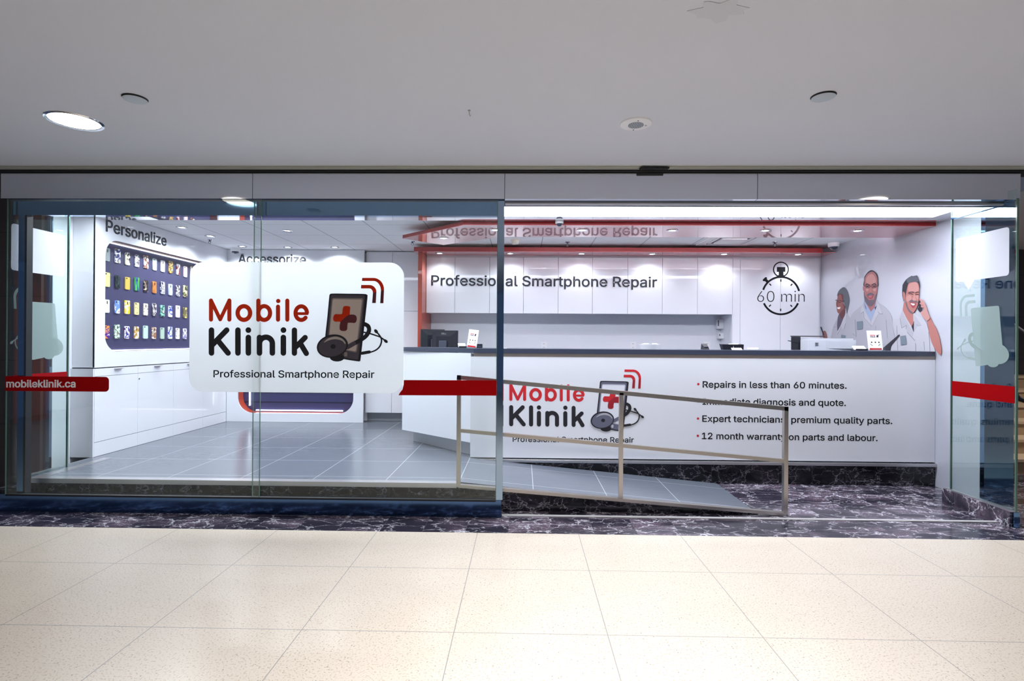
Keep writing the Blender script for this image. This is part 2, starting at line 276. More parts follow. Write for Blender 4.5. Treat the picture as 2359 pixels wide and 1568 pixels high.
# lettering: outlines of a plain grotesque, 1000 units to the em
GLYPH = json.loads('''{" ":[188,[]],",":[188,[[38,-119,68,71,137,71,84,-119]]],".":[188,[[95,-4,86,-4,78,-1,70,3,63,9,57,16,53,24,50,32,50,41,50,50,53,59,57,66,63,73,70,79,78,83,86,86,95,87,104,86,113,83,121,79,128,73,134,66,138,59,140,50,141,41,140,32,138,24,134,16,128,9,121,3,113,-1,104,-4]]],"0":[453,[[227,-7,199,-5,174,1,151,11,130,24,111,41,95,62,80,86,69,113,60,144,53,178,49,214,48,254,49,294,53,330,60,364,69,395,81,422,95,447,112,467,130,484,151,498,174,508,200,514,227,516,254,514,279,508,302,498,323,484,342,467,358,447,372,422,384,395,393,364,400,330,404,294,405,254,404,214,400,178,393,144,384,113,373,86,359,62,342,41,323,24,302,11,279,1,254,-5],[227,50,245,51,261,56,276,63,290,74,303,87,313,103,323,122,330,144,336,168,340,194,343,223,344,254,343,285,340,314,336,341,330,365,323,387,313,405,303,422,290,435,276,446,261,453,245,458,227,460,209,458,192,453,177,446,163,435,151,422,140,405,131,387,123,365,117,341,113,314,110,285,109,254,110,223,113,194,117,168,123,144,131,122,140,103,151,87,163,74,177,63,192,56,209,51]]],"1":[453,[[76,0,76,55,391,55,391,0],[276,509,276,0,212,0,212,448,209,448,86,358,86,427,198,509]]],"2":[453,[[64,0,64,47,234,229,248,243,261,257,272,270,282,282,291,294,299,305,305,316,311,327,315,337,318,348,320,360,320,371,319,385,317,397,313,408,308,419,301,428,293,436,283,443,273,449,262,454,250,457,237,459,224,460,209,459,196,457,184,453,172,447,162,441,153,433,145,424,139,413,134,402,130,390,128,376,127,362,66,362,67,384,71,405,77,424,86,442,98,459,111,473,126,486,143,496,162,505,182,511,203,514,225,516,247,514,268,511,288,505,306,497,323,486,337,474,350,461,361,445,370,428,376,411,380,392,381,372,380,358,378,345,375,331,371,318,365,304,357,290,347,275,336,259,322,241,306,223,288,202,267,180,153,60,153,57,389,57,389,0]]],"6":[453,[[226,-7,203,-5,182,-1,161,5,142,15,125,26,109,40,96,56,84,74,75,94,69,115,65,138,64,162,65,180,68,199,73,219,80,239,89,261,102,285,118,311,137,340,252,509,322,509,151,261,145,261,149,268,154,275,159,281,165,288,172,293,179,299,187,303,196,307,205,310,214,312,224,314,235,314,257,313,278,309,298,303,316,295,332,284,346,271,359,257,370,240,378,221,384,201,388,180,389,157,388,134,384,112,377,92,368,73,356,55,343,39,327,26,310,14,291,5,271,-2,249,-6],[226,48,241,49,254,52,267,56,279,63,289,70,299,79,307,90,314,101,320,114,324,128,327,142,327,157,327,173,324,187,320,201,314,213,307,225,299,235,289,244,279,251,267,258,254,262,241,264,226,265,212,264,198,262,186,258,174,252,163,244,153,235,145,225,138,214,132,201,128,188,126,174,125,158,126,143,128,128,132,114,138,102,145,90,153,79,163,70,174,63,186,56,198,52,212,49]]],"A":[480,[[16,0,201,509,276,509,463,0,395,0,287,302,282,317,276,334,270,352,264,372,257,394,250,420,241,447,232,478,245,478,236,447,228,419,220,393,213,371,206,351,201,333,195,317,191,302,85,0],[110,142,110,199,370,199,370,142]]],"D":[502,[[219,0,96,0,96,57,215,57,244,58,272,63,296,70,318,81,337,94,354,110,368,128,379,149,388,172,394,198,398,226,399,255,398,285,394,312,388,337,379,361,368,381,354,399,338,415,320,428,299,438,275,446,249,450,221,452,93,452,93,509,225,509,261,507,294,501,325,492,353,478,377,461,399,441,418,418,433,391,446,361,455,329,460,293,462,255,460,217,455,181,446,149,433,119,417,92,398,68,376,48,351,31,322,17,291,8,256,2],[125,509,125,0,60,0,60,509]]],"E":[419,[[60,0,60,509,372,509,372,452,125,452,125,286,355,286,355,229,125,229,125,57,375,57,375,0]]],"I":[300,[[31,0,31,57,118,57,118,452,31,452,31,509,269,509,269,452,183,452,183,57,269,57,269,0]]],"K":[467,[[104,145,104,216,113,228,122,239,130,250,139,261,148,272,157,282,165,293,174,303,184,314,193,324,202,334,212,344,364,509,448,509,231,276,228,276],[60,0,60,509,125,509,125,334,124,225,125,193,125,0],[372,0,188,259,228,309,449,0]]],"L":[393,[[60,0,60,509,125,509,125,57,361,57,361,0]]],"M":[628,[[60,0,60,509,152,509,277,187,287,159,299,123,311,84,322,49,307,49,318,83,330,121,342,158,352,187,476,509,568,509,568,0,504,0,504,291,504,327,505,369,506,413,507,457,513,457,509,445,505,433,502,421,498,409,482,363,467,322,456,291,342,0,286,0,170,291,159,321,145,361,129,408,112,457,119,457,120,416,121,372,122,328,122,291,122,0]]],"P":[445,[[60,0,60,509,235,509,263,507,289,503,312,497,332,487,350,476,366,462,379,447,390,430,398,411,404,391,407,370,409,348,407,325,404,304,398,284,390,265,379,248,366,233,350,219,332,207,312,198,289,191,263,187,235,186,109,186,109,242,233,242,252,243,269,246,284,250,297,256,308,264,318,272,327,282,333,294,338,306,342,319,344,333,344,348,344,362,342,376,338,389,333,402,326,413,318,423,308,431,297,439,284,444,268,449,251,451,232,452,125,452,125,0]]],"R":[449,[[60,0,60,509,236,509,264,507,290,504,313,497,333,489,351,478,367,465,380,450,390,433,399,415,405,395,408,374,409,352,408,330,405,309,399,290,390,271,380,255,367,240,351,228,333,217,312,209,289,203,264,199,236,198,96,198,96,255,234,255,252,256,269,258,284,262,298,267,309,273,319,281,327,290,334,300,339,312,342,324,344,338,345,352,344,367,342,380,339,393,334,405,327,415,319,425,309,433,298,440,284,445,269,449,252,451,233,452,125,452,125,0],[353,0,230,229,303,229,428,0]]],"S":[447,[[224,-9,197,-8,172,-4,149,1,128,9,108,19,91,31,76,45,64,60,54,77,46,96,41,115,38,137,104,137,107,123,110,110,116,98,123,88,132,79,142,71,154,64,166,59,180,55,194,52,209,50,224,49,241,50,257,52,272,55,286,60,299,66,311,74,321,82,329,92,336,102,341,114,345,126,346,139,345,151,342,161,338,171,332,179,325,186,316,193,307,199,296,205,284,209,272,214,259,218,245,222,184,239,154,249,128,260,105,274,86,289,71,307,60,326,54,348,52,372,53,393,58,413,65,431,75,448,87,463,102,476,119,488,138,498,158,506,180,511,203,514,227,516,252,514,275,511,296,505,316,498,334,488,351,476,365,463,377,449,387,433,394,415,399,397,401,378,337,378,334,396,326,412,316,426,302,437,286,447,267,453,247,457,225,459,209,458,194,456,180,452,167,448,156,442,145,435,136,427,129,418,123,409,118,398,116,387,115,376,116,363,119,352,124,342,131,334,139,326,148,319,158,313,169,308,180,304,191,300,202,296,212,293,264,279,276,276,287,272,299,268,312,264,324,258,336,252,347,245,359,238,369,229,379,220,387,209,395,198,401,185,405,171,407,155,408,139,407,118,403,99,396,81,386,64,374,48,360,34,343,21,323,11,302,2,278,-4,252,-8]]],"a":[389,[[160,-9,142,-8,126,-5,110,-1,94,5,80,12,68,22,57,32,48,45,40,58,35,73,31,90,30,108,31,123,34,138,38,150,43,161,50,171,58,179,67,187,78,193,89,199,100,203,112,207,125,211,138,213,152,216,165,218,178,220,234,227,244,228,252,230,259,232,265,235,270,238,273,243,275,248,276,255,276,257,275,268,273,279,271,288,267,297,262,304,256,311,248,317,240,322,230,326,220,329,208,330,196,331,183,330,171,329,159,326,149,322,140,318,132,313,124,307,118,301,112,294,107,288,103,281,100,274,41,291,48,308,57,322,67,335,79,346,91,355,104,364,118,370,133,375,148,379,163,382,179,384,194,384,204,384,215,383,227,382,239,379,251,376,263,372,275,367,286,360,296,353,306,343,315,333,322,320,329,306,333,290,336,272,337,251,337,0,277,0,277,52,272,52,269,45,264,38,258,32,252,25,244,18,236,12,226,6,215,1,203,-3,190,-6,176,-8],[170,45,187,46,202,49,216,53,228,59,239,66,248,74,257,83,263,93,269,104,272,115,275,126,276,138,276,190,273,188,270,186,265,184,259,182,253,180,246,179,239,177,231,176,200,171,175,168,165,166,154,164,144,162,134,159,125,155,117,150,110,145,103,139,98,132,95,124,93,115,92,105,92,95,94,87,98,79,102,72,107,66,114,61,121,56,130,52,139,49,149,47,159,46]]],"b":[424,[[229,-8,213,-7,198,-5,184,-1,172,4,162,10,153,17,145,24,138,31,132,39,127,46,122,53,118,59,112,59,112,0,53,0,53,509,114,509,114,319,118,319,122,325,127,331,132,338,137,346,144,353,152,360,161,367,171,373,183,378,197,381,212,384,229,384,252,383,274,378,294,371,313,361,330,347,345,332,359,313,370,293,379,270,385,245,389,218,390,189,389,160,385,133,379,108,370,84,359,64,346,45,330,29,313,16,294,5,274,-2,252,-7],[220,47,237,48,253,51,267,57,279,66,291,76,301,88,309,101,316,117,321,133,325,151,327,170,328,189,327,209,325,227,321,245,316,261,309,276,301,290,291,301,280,311,267,319,253,325,237,329,220,330,203,329,188,325,174,320,161,312,150,302,140,291,132,278,125,263,120,247,116,229,113,210,113,189,113,169,116,150,120,132,125,115,132,100,140,86,150,75,162,65,174,57,188,51,204,48]]],"c":[396,[[207,-8,182,-7,159,-2,137,6,117,16,98,30,82,46,68,64,56,85,46,108,40,133,36,159,34,187,36,216,40,243,46,268,56,291,68,312,82,330,98,346,117,360,137,371,159,378,182,383,207,384,221,384,234,383,247,380,260,377,272,373,284,368,295,362,305,356,315,349,324,341,332,332,340,322,347,312,353,301,358,289,362,277,303,262,301,269,298,276,294,283,290,289,286,295,281,301,276,306,270,311,264,315,257,319,250,322,242,325,234,327,226,329,217,329,207,330,189,329,173,325,158,319,145,310,134,300,124,287,115,274,108,258,103,242,99,224,97,206,96,187,97,169,99,151,103,134,108,117,115,102,124,89,134,76,145,66,158,57,173,51,189,48,207,46,217,47,226,48,234,49,243,52,250,54,258,58,264,62,271,66,277,71,282,76,287,82,292,89,296,95,299,102,302,110,304,117,363,102,359,90,354,78,348,67,341,56,334,46,325,37,316,29,306,21,296,15,285,9,273,4,261,-1,248,-4,235,-6,221,-8]]],"d":[424,[[195,-8,172,-7,151,-2,130,5,111,16,94,29,79,45,66,64,55,84,46,108,39,133,35,160,34,189,35,218,39,245,46,270,55,293,66,313,79,332,95,347,112,361,131,371,151,378,173,383,196,384,213,384,228,381,241,378,253,373,263,367,272,360,280,353,287,346,293,338,298,331,303,325,306,319,311,319,311,509,372,509,372,0,313,0,313,59,307,59,303,53,298,46,293,39,287,31,280,24,272,17,263,10,252,4,241,-1,227,-5,212,-7],[205,47,221,48,236,51,250,57,263,65,274,75,284,86,293,100,299,115,305,132,309,150,311,169,312,189,311,210,309,229,305,247,300,263,293,278,284,291,275,302,263,312,251,320,237,325,221,329,205,330,187,329,172,325,157,319,145,311,133,301,124,290,115,276,108,261,103,245,99,227,97,209,96,189,97,170,99,151,103,133,109,117,115,101,124,88,134,76,145,66,158,57,172,51,188,48]]],"e":[404,[[212,-8,185,-7,161,-2,138,6,117,16,98,30,82,46,68,64,56,85,46,108,40,132,35,159,34,187,35,215,39,242,46,267,55,290,67,311,81,329,97,346,115,359,135,370,157,378,180,383,205,384,221,384,236,382,251,379,266,374,280,368,294,361,307,351,319,341,331,329,341,315,350,299,357,282,363,263,368,242,370,219,371,194,371,169,75,169,75,221,338,221,310,202,309,220,307,237,303,254,298,269,291,282,283,294,273,305,263,314,250,321,237,326,222,329,205,330,189,329,173,326,159,321,146,313,135,304,125,294,116,282,109,270,103,256,99,241,97,226,96,211,96,178,97,157,100,139,104,122,110,106,118,92,128,80,139,70,151,61,165,55,179,50,195,47,212,46,224,47,234,48,244,50,254,53,263,56,271,61,278,66,285,73,292,80,297,88,302,96,306,105,365,91,360,77,353,63,345,51,335,39,324,29,311,19,298,11,283,4,266,-1,249,-5,231,-7]]],"f":[254,[[228,379,228,327,6,327,6,379],[81,0,81,432,82,447,84,461,89,474,96,486,104,496,113,505,124,513,135,519,148,524,161,527,174,529,187,530,197,530,207,529,215,528,222,527,229,525,234,524,239,522,243,521,227,468,215,472,211,473,206,473,200,474,195,474,182,473,171,470,162,466,154,460,149,452,145,443,142,431,142,419,142,0]]],"g":[425,[[207,-151,187,-150,168,-148,150,-144,134,-140,119,-134,105,-127,93,-119,82,-110,73,-101,64,-91,57,-80,51,-69,101,-41,106,-47,110,-53,116,-59,122,-66,128,-72,136,-78,145,-83,154,-88,165,-92,178,-95,192,-97,207,-97,229,-96,249,-92,267,-85,282,-75,295,-62,304,-47,310,-28,311,-6,311,68,306,68,302,62,298,56,293,49,287,41,280,34,272,28,263,21,252,16,241,11,227,8,212,5,195,5,173,6,152,10,132,17,113,27,95,39,80,53,67,71,55,90,46,112,39,136,35,163,34,191,35,220,39,246,46,271,55,293,66,314,80,332,95,347,112,361,131,371,152,378,173,383,196,384,213,384,228,382,242,378,253,373,264,367,273,360,281,353,288,346,294,338,299,331,304,325,308,319,313,319,313,379,372,379,372,-9,371,-32,367,-54,360,-73,350,-90,338,-104,324,-117,308,-127,291,-136,271,-142,251,-147,229,-150],[205,59,222,60,237,63,251,68,264,75,275,84,285,95,293,107,300,121,305,137,309,154,312,172,312,193,312,212,309,231,305,248,300,264,293,278,285,291,275,303,264,312,251,320,237,325,222,329,205,330,188,329,172,325,158,320,145,312,134,302,124,290,115,277,109,262,103,246,99,229,97,212,96,193,97,173,99,155,103,138,109,123,116,108,124,96,134,85,145,76,158,68,172,63,188,60]]],"h":[410,[[114,227,114,0,53,0,53,509,114,509,114,287,102,287,112,312,124,332,137,349,152,362,169,372,187,379,207,383,227,384,246,383,264,380,280,376,295,369,309,360,321,349,332,336,341,321,348,304,353,285,356,264,357,240,357,0,296,0,296,235,295,256,290,275,283,291,273,304,260,315,246,323,229,328,210,329,197,328,184,326,172,322,161,317,150,311,141,303,133,293,126,283,121,271,117,257,114,243]]],"i":[167,[[53,0,53,379,114,379,114,0],[84,443,75,444,67,446,60,449,54,455,48,461,44,468,42,475,41,483,42,491,44,499,48,506,54,512,60,517,67,521,75,523,84,524,92,523,100,521,107,517,114,512,119,506,123,499,126,491,126,483,126,475,123,468,119,461,114,455,107,449,100,446,92,444]]],"k":[381,[[110,137,110,212,121,212,284,379,360,379,184,199,177,199],[53,0,53,509,114,509,114,0],[294,0,148,186,191,229,372,0]]],"l":[189,[[139,-2,119,-1,101,3,86,10,74,20,65,33,58,47,54,65,53,84,53,509,114,509,114,99,114,87,115,77,117,68,120,62,124,58,130,54,137,53,146,52,160,53,170,54,181,3,162,-1,156,-2,151,-2,145,-2]]],"m":[610,[[53,0,53,379,112,379,112,295,108,295,112,310,118,323,125,335,132,346,141,355,151,363,161,370,172,376,183,380,195,384,207,386,219,386,239,385,257,380,273,372,287,361,299,347,309,331,316,314,321,295,312,295,317,308,322,321,329,332,337,343,347,353,357,361,368,369,381,375,394,380,407,383,422,385,437,386,453,385,468,383,483,378,497,372,510,364,522,354,532,342,541,328,548,313,553,296,556,276,557,255,557,0,496,0,496,254,494,273,490,289,483,302,473,313,460,321,447,326,433,329,419,330,406,330,395,328,384,324,374,320,365,314,358,307,351,299,345,290,341,280,338,270,336,259,335,247,335,0,274,0,274,260,273,275,269,288,262,301,253,311,242,320,229,326,215,329,199,330,188,330,178,328,168,325,158,320,148,314,140,307,132,299,126,289,121,278,117,266,114,253,114,238,114,0]]],"n":[410,[[114,227,114,0,53,0,53,379,112,379,112,287,102,287,112,312,124,332,137,349,152,362,169,372,187,379,207,383,227,384,246,383,264,380,280,376,295,369,309,360,321,349,332,336,341,321,348,304,353,285,356,264,357,240,357,0,296,0,296,235,295,256,290,275,283,291,273,304,260,315,246,323,229,328,210,329,197,328,184,326,172,322,161,317,150,311,141,303,133,293,126,283,121,271,117,257,114,243]]],"o":[415,[[207,-8,182,-7,159,-2,137,6,117,16,98,30,82,46,68,64,56,85,46,108,40,133,36,159,34,187,36,216,40,243,46,268,56,291,68,312,82,330,98,346,117,360,137,371,159,378,182,383,207,384,233,383,256,378,278,371,299,360,317,346,333,330,347,312,359,291,369,268,376,243,380,216,381,187,380,159,376,133,369,108,359,85,347,64,333,46,317,30,299,16,278,6,256,-2,233,-7],[207,46,226,48,242,51,257,57,270,66,282,76,292,89,300,102,307,117,312,134,316,151,318,169,319,187,318,206,316,224,312,242,307,258,300,274,292,287,282,300,270,310,257,319,242,325,226,329,207,330,189,329,173,325,158,319,145,310,134,300,124,287,115,274,108,258,103,242,99,224,97,206,96,187,97,169,99,151,103,134,108,117,115,102,124,89,134,76,145,66,158,57,173,51,189,48]]],"p":[424,[[53,-143,53,379,112,379,112,319,118,319,122,325,126,331,131,338,137,346,144,353,152,360,161,367,171,373,183,378,197,381,212,384,229,384,252,383,274,378,294,371,313,361,330,347,345,332,359,313,370,293,379,270,385,245,389,218,390,189,389,160,385,133,379,108,370,84,359,64,346,45,330,29,313,16,294,5,274,-2,252,-7,229,-8,213,-7,198,-5,184,-1,173,4,162,10,153,17,145,24,138,31,132,39,127,46,122,53,118,59,114,59,114,-143],[220,47,237,48,253,51,267,57,279,66,291,76,301,88,309,101,316,117,321,133,325,151,327,170,328,189,327,209,325,227,321,245,316,261,309,276,301,290,291,301,280,311,267,319,253,325,237,329,220,330,203,329,188,325,174,320,161,312,150,302,140,291,132,278,125,263,120,247,116,229,113,210,113,189,113,169,116,150,120,132,125,115,132,100,140,86,150,75,162,65,174,57,188,51,204,48]]],"q":[424,[[372,-143,311,-143,311,59,306,59,302,53,298,46,293,39,287,31,280,24,272,17,263,10,252,4,241,-1,227,-5,212,-7,195,-8,172,-7,151,-2,130,5,111,16,94,29,79,45,66,64,55,84,46,108,39,133,35,160,34,189,35,218,39,245,46,270,55,293,66,313,79,332,95,347,112,361,131,371,151,378,173,383,196,384,213,384,228,381,241,378,253,373,263,367,272,360,280,353,287,346,293,338,298,331,303,325,307,319,313,319,313,379,372,379],[205,47,221,48,236,51,250,57,263,65,274,75,284,86,293,100,299,115,305,132,309,150,311,169,312,189,311,210,309,229,305,247,300,263,293,278,284,291,275,302,263,312,251,320,237,325,221,329,205,330,187,329,172,325,157,319,145,311,133,301,124,290,115,276,108,261,103,245,99,227,97,209,96,189,97,170,99,151,103,133,109,117,115,101,124,88,134,76,145,66,158,57,172,51,188,48]]],"r":[259,[[53,0,53,379,112,379,112,321,115,321,122,335,130,347,140,358,152,367,166,375,181,380,196,384,213,385,229,384,243,384,243,322,230,324,224,325,219,325,213,326,207,326,194,325,182,323,170,319,159,315,149,309,140,301,132,293,126,284,121,273,117,262,114,250,114,237,114,0]]],"s":[365,[[182,-8,163,-7,145,-5,128,-2,112,3,98,10,84,18,72,27,62,38,53,50,45,63,40,78,36,94,94,107,99,92,105,79,114,69,124,60,136,54,150,49,165,46,181,45,200,46,217,50,232,55,244,62,255,71,262,81,267,91,268,103,267,112,265,121,260,129,254,136,246,142,237,147,225,151,212,155,149,170,125,177,104,186,87,196,72,208,61,222,53,237,48,255,47,274,48,290,51,305,57,319,65,332,75,343,87,354,100,363,115,370,131,377,149,381,167,384,187,384,206,384,223,381,239,378,254,372,267,366,279,358,290,349,299,339,307,328,314,316,319,303,324,290,268,277,264,288,258,298,251,307,243,316,232,323,219,328,205,331,187,333,171,332,156,329,143,324,131,317,121,308,114,299,110,289,109,277,110,267,112,258,117,250,124,243,133,237,144,232,157,227,172,223,229,209,254,202,275,194,292,183,306,171,317,158,325,142,330,125,331,107,330,90,326,75,321,61,312,47,302,35,290,24,276,15,260,6,242,0,223,-5,203,-7]]],"t":[227,[[204,379,204,327,6,327,6,379],[65,471,126,471,126,98,127,86,128,76,132,68,136,61,142,56,150,53,159,51,170,50,185,51,202,54,213,2,208,0,203,-1,198,-2,192,-3,186,-3,180,-4,174,-4,168,-4,145,-3,125,2,107,10,92,21,80,35,72,52,67,71,65,93]]],"u":[410,[[182,-5,164,-4,146,-1,130,4,115,11,101,20,89,31,78,44,69,59,62,76,57,95,54,116,53,139,53,379,114,379,114,144,115,123,119,105,127,89,137,75,150,64,164,56,181,52,200,50,213,51,226,53,238,57,249,62,259,69,268,77,276,86,283,97,289,109,293,122,295,137,296,153,296,379,357,379,357,0,298,0,298,92,307,92,297,67,286,47,272,30,257,17,240,7,222,0,203,-4]]],"w":[567,[[138,0,23,379,87,379,133,214,138,196,143,177,149,157,154,137,159,115,165,91,170,67,175,41,165,41,170,66,175,90,180,113,186,135,191,156,196,176,201,195,206,214,252,379,316,379,362,214,366,196,371,176,376,157,382,136,387,114,392,91,397,67,402,41,391,41,397,66,402,90,408,113,413,135,418,156,423,176,429,195,434,214,480,379,545,379,429,0,368,0,319,172,305,225,301,239,297,252,294,266,291,280,277,338,291,338,277,280,263,225,259,211,255,198,252,185,248,172,199,0]]],"x":[379,[[21,0,171,218,171,171,29,379,100,379,147,306,156,292,164,279,172,266,179,253,186,241,193,229,200,217,207,206,175,206,183,217,190,229,196,241,202,253,209,266,216,279,224,292,233,306,282,379,352,379,209,169,209,214,358,0,287,0,231,85,222,99,214,112,207,124,200,136,193,148,187,159,180,171,173,182,205,182,198,171,191,159,185,148,178,136,172,124,165,112,157,99,148,85,91,0]]],"y":[389,[[47,-139,61,-86,71,-87,80,-89,88,-90,96,-90,104,-89,111,-87,118,-84,124,-80,130,-74,136,-67,141,-58,146,-48,151,-36,163,-1,17,379,84,379,165,155,171,138,177,121,182,104,187,87,191,70,196,53,201,37,206,21,184,21,188,37,193,53,198,70,202,87,207,104,212,121,218,138,224,155,305,379,371,379,204,-58,198,-72,191,-85,184,-97,177,-107,168,-116,159,-124,150,-130,139,-136,128,-140,117,-143,104,-145,91,-145,84,-145,77,-145,71,-144,65,-143,59,-142,54,-141,51,-140]]],"z":[380,[[42,0,42,46,254,320,254,323,48,323,48,379,333,379,333,331,126,60,126,56,339,56,339,0]]]}''')
def area(l): return 0.5 * sum(l[i - 1][0] * l[i][1] - l[i][0] * l[i - 1][1] for i in range(len(l)))
def inside(p, l):
    c = False
    for i in range(len(l)):
        (x1, y1), (x2, y2) = l[i - 1], l[i]
        if (y1 > p[1]) != (y2 > p[1]) and p[0] < (x2 - x1) * (p[1] - y1) / (y2 - y1) + x1: c = not c
    return c
def fatten(l, d):
    n = len(l); out = []
    for i in range(n):
        p, q, r = Vector(l[i - 1]), Vector(l[i]), Vector(l[(i + 1) % n])
        a, b = (q - p).normalized(), (r - q).normalized()
        na, nb = Vector((a.y, -a.x)), Vector((b.y, -b.x))
        m = na + nb
        m = m / max(m.dot(m) / 2, 0.5)
        out.append((q.x + m.x * d, q.y + m.y * d))
    return out
CAP = 520.0
def _cap():
    global CAP
    CAP = max(p for p in GLYPH['I'][1][0][1::2]) - min(p for p in GLYPH['I'][1][0][1::2])
_cap()
def lettering(text, bold=0.0, track=0.0):
    """shapes of one line, baseline at y = 0, and its width; cap height is CAP units"""
    shapes, x = [], 0.0
    for ch in text:
        adv, loops = GLYPH[ch]
        L = [[(l[i], l[i + 1]) for i in range(0, len(l), 2)] for l in loops]
        if L:
            big = max(L, key=lambda l: abs(area(l)))
            sg = 1 if area(big) > 0 else -1
            outs = [l for l in L if area(l) * sg > 0]
            hols = [l for l in L if area(l) * sg < 0]
            for o in outs:
                hs = [h for h in hols if inside(h[0], o)]
                sh = lambda l: [(px + x, py) for px, py in fatten(l, bold * sg)]
                shapes.append((sh(o), [sh(h) for h in hs]))
        x += adv + track
    return shapes
def line_on(fr, text, p0, p1, cap_px, bold=0.0, track=0.0):
    """text laid on a Frame with its ink from pixel p0 to pixel p1 (baseline ends) and the capital height given in pixels at p0"""
    sh = lettering(text, bold, track)
    xs = [p[0] for o, _ in sh for p in o]
    x0, x1 = min(xs), max(xs)
    a, b = Vector(fr.px(*p0)), Vector(fr.px(*p1))
    hgt = fr.px(p0[0], p0[1] - cap_px)[1] - a.y
    return mapped(sh, lambda x, y: ((a + (b - a) * ((x - x0) / (x1 - x0))).x, (a + (b - a) * ((x - x0) / (x1 - x0))).y + y / CAP * hgt))

def words_on(parent, name, fr, text, p0, p1, cap_px, d0, d1, m, bold=0.0, track=0.0):
    """a line of lettering, every word a part of its own"""
    sh = line_on(fr, text, p0, p1, cap_px, bold, track)
    i, raw = 0, []
    for w in text.split(' '):
        n = len(lettering(w, bold, track))
        MB().plate(fr, sh[i:i + n], d0, d1).build(name, m, parent)
        i += n

# ------------------------------------------------------------------ materials
def newmat(name):
    m = bpy.data.materials.new(name)
    m.use_nodes = True
    return m, m.node_tree, m.node_tree.nodes['Principled BSDF']
def mat(name, rgb, rough=0.5, metal=0.0, coat=0.0, spec=0.5, emit=None, estr=0.0, vary=0.03, scale=6.0, ior=1.5, cr=0.03):
    m, t, b = newmat(name)
    c = lin(rgb)
    b.inputs['Roughness'].default_value = rough
    b.inputs['Metallic'].default_value = metal
    b.inputs['Coat Weight'].default_value = coat
    b.inputs['Coat Roughness'].default_value = cr
    b.inputs['Specular IOR Level'].default_value = spec
    b.inputs['IOR'].default_value = ior
    if emit:
        b.inputs['Emission Color'].default_value = (*lin(emit), 1)
        b.inputs['Emission Strength'].default_value = estr
    n = t.nodes.new('ShaderNodeTexNoise'); n.inputs['Scale'].default_value = scale; n.inputs['Detail'].default_value = 3
    g = t.nodes.new('ShaderNodeNewGeometry')
    t.links.new(g.outputs['Position'], n.inputs['Vector'])
    x = t.nodes.new('ShaderNodeMix'); x.data_type = 'RGBA'
    x.inputs[6].default_value = (*(v * (1 - vary) for v in c), 1)
    x.inputs[7].default_value = (*(min(v * (1 + vary), 1) for v in c), 1)
    t.links.new(n.outputs['Fac'], x.inputs[0])
    t.links.new(x.outputs[2], b.inputs['Base Color'])
    return m
class NT:
    """small node writer"""
    def __init__(s, t): s.t = t
    def n(s, typ, **kw):
        o = s.t.nodes.new(typ)
        for k, v in kw.items():
            if k.startswith('i_'): o.inputs[k[2:].replace('_', ' ')].default_value = v
            else: setattr(o, k, v)
        return o
    def link(s, a, b): s.t.links.new(a, b)
    def math(s, op, a, b=None, c=None):
        o = s.n('ShaderNodeMath', operation=op)
        for i, v in enumerate((a, b, c)):
            if v is None: continue
            if isinstance(v, (int, float)): o.inputs[i].default_value = v
            else: s.link(v, o.inputs[i])
        return o.outputs[0]
    def mix(s, f, a, b):
        o = s.n('ShaderNodeMix', data_type='RGBA')
        for i, v in ((0, f), (6, a), (7, b)):
            if isinstance(v, (int, float)): o.inputs[i].default_value = v
            elif isinstance(v, tuple): o.inputs[i].default_value = (*v, 1)
            else: s.link(v, o.inputs[i])
        return o.outputs[2]
    def ramp(s, f, stops, const=False):
        o = s.n('ShaderNodeValToRGB')
        o.color_ramp.interpolation = 'CONSTANT' if const else 'LINEAR'
        e = o.color_ramp.elements
        while len(e) < len(stops): e.new(0.5)
        for i, (p, c) in enumerate(stops):
            e[i].position = p
            e[i].color = (*c, 1) if isinstance(c, tuple) else (c, c, c, 1)
        s.link(f, o.inputs[0])
        return o.outputs[0]
    def joint(s, coord, off, step, wid):
        """1 on a joint line every step along coord"""
        q = s.math('FRACT', s.math('DIVIDE', s.math('SUBTRACT', coord, off - step * 40), step))
        d = s.math('MINIMUM', q, s.math('SUBTRACT', 1.0, q))
        return s.math('LESS_THAN', d, wid / step / 2)
    def cell(s, coord, off, step):
        return s.math('FLOOR', s.math('DIVIDE', s.math('SUBTRACT', coord, off - step * 40), step))
def pos(N):
    g = N.n('ShaderNodeNewGeometry'); x = N.n('ShaderNodeSeparateXYZ')
    N.link(g.outputs['Position'], x.inputs[0])
    return g.outputs['Position'], x.outputs[0], x.outputs[1], x.outputs[2]

def terrazzo():
    m, t, b = newmat('cream_terrazzo'); N = NT(t); p, x, y, z = pos(N)
    n1 = N.n('ShaderNodeTexNoise', i_Scale=110.0, i_Detail=2.0); N.link(p, n1.inputs['Vector'])
    n2 = N.n('ShaderNodeTexNoise', i_Scale=3.0, i_Detail=3.0); N.link(p, n2.inputs['Vector'])
    v = N.n('ShaderNodeTexVoronoi', i_Scale=75.0); N.link(p, v.inputs['Vector'])
    base = N.mix(n2.outputs['Fac'], lin((211, 200, 184)), lin((221, 210, 195)))
    base = N.mix(N.ramp(n1.outputs['Fac'], [(0.36, 1.0), (0.44, 0.0)]), base, lin((190, 174, 154)))
    chip = N.math('MULTIPLY', N.math('LESS_THAN', v.outputs['Distance'], 0.24), N.math('GREATER_THAN', N.n_sep(v.outputs['Color']), 0.92))
    base = N.mix(chip, base, lin((146, 136, 124)))
    j = N.math('MAXIMUM', N.joint(x, -0.327, 0.7475, 0.0045), N.joint(y, 3.355, 0.735, 0.0045))
    N.link(N.mix(j, base, lin((150, 146, 142))), b.inputs['Base Color'])
    b.inputs['Roughness'].default_value = 0.3
    b.inputs['Coat Weight'].default_value = 0.12
    b.inputs['Coat Roughness'].default_value = 0.18
    return m
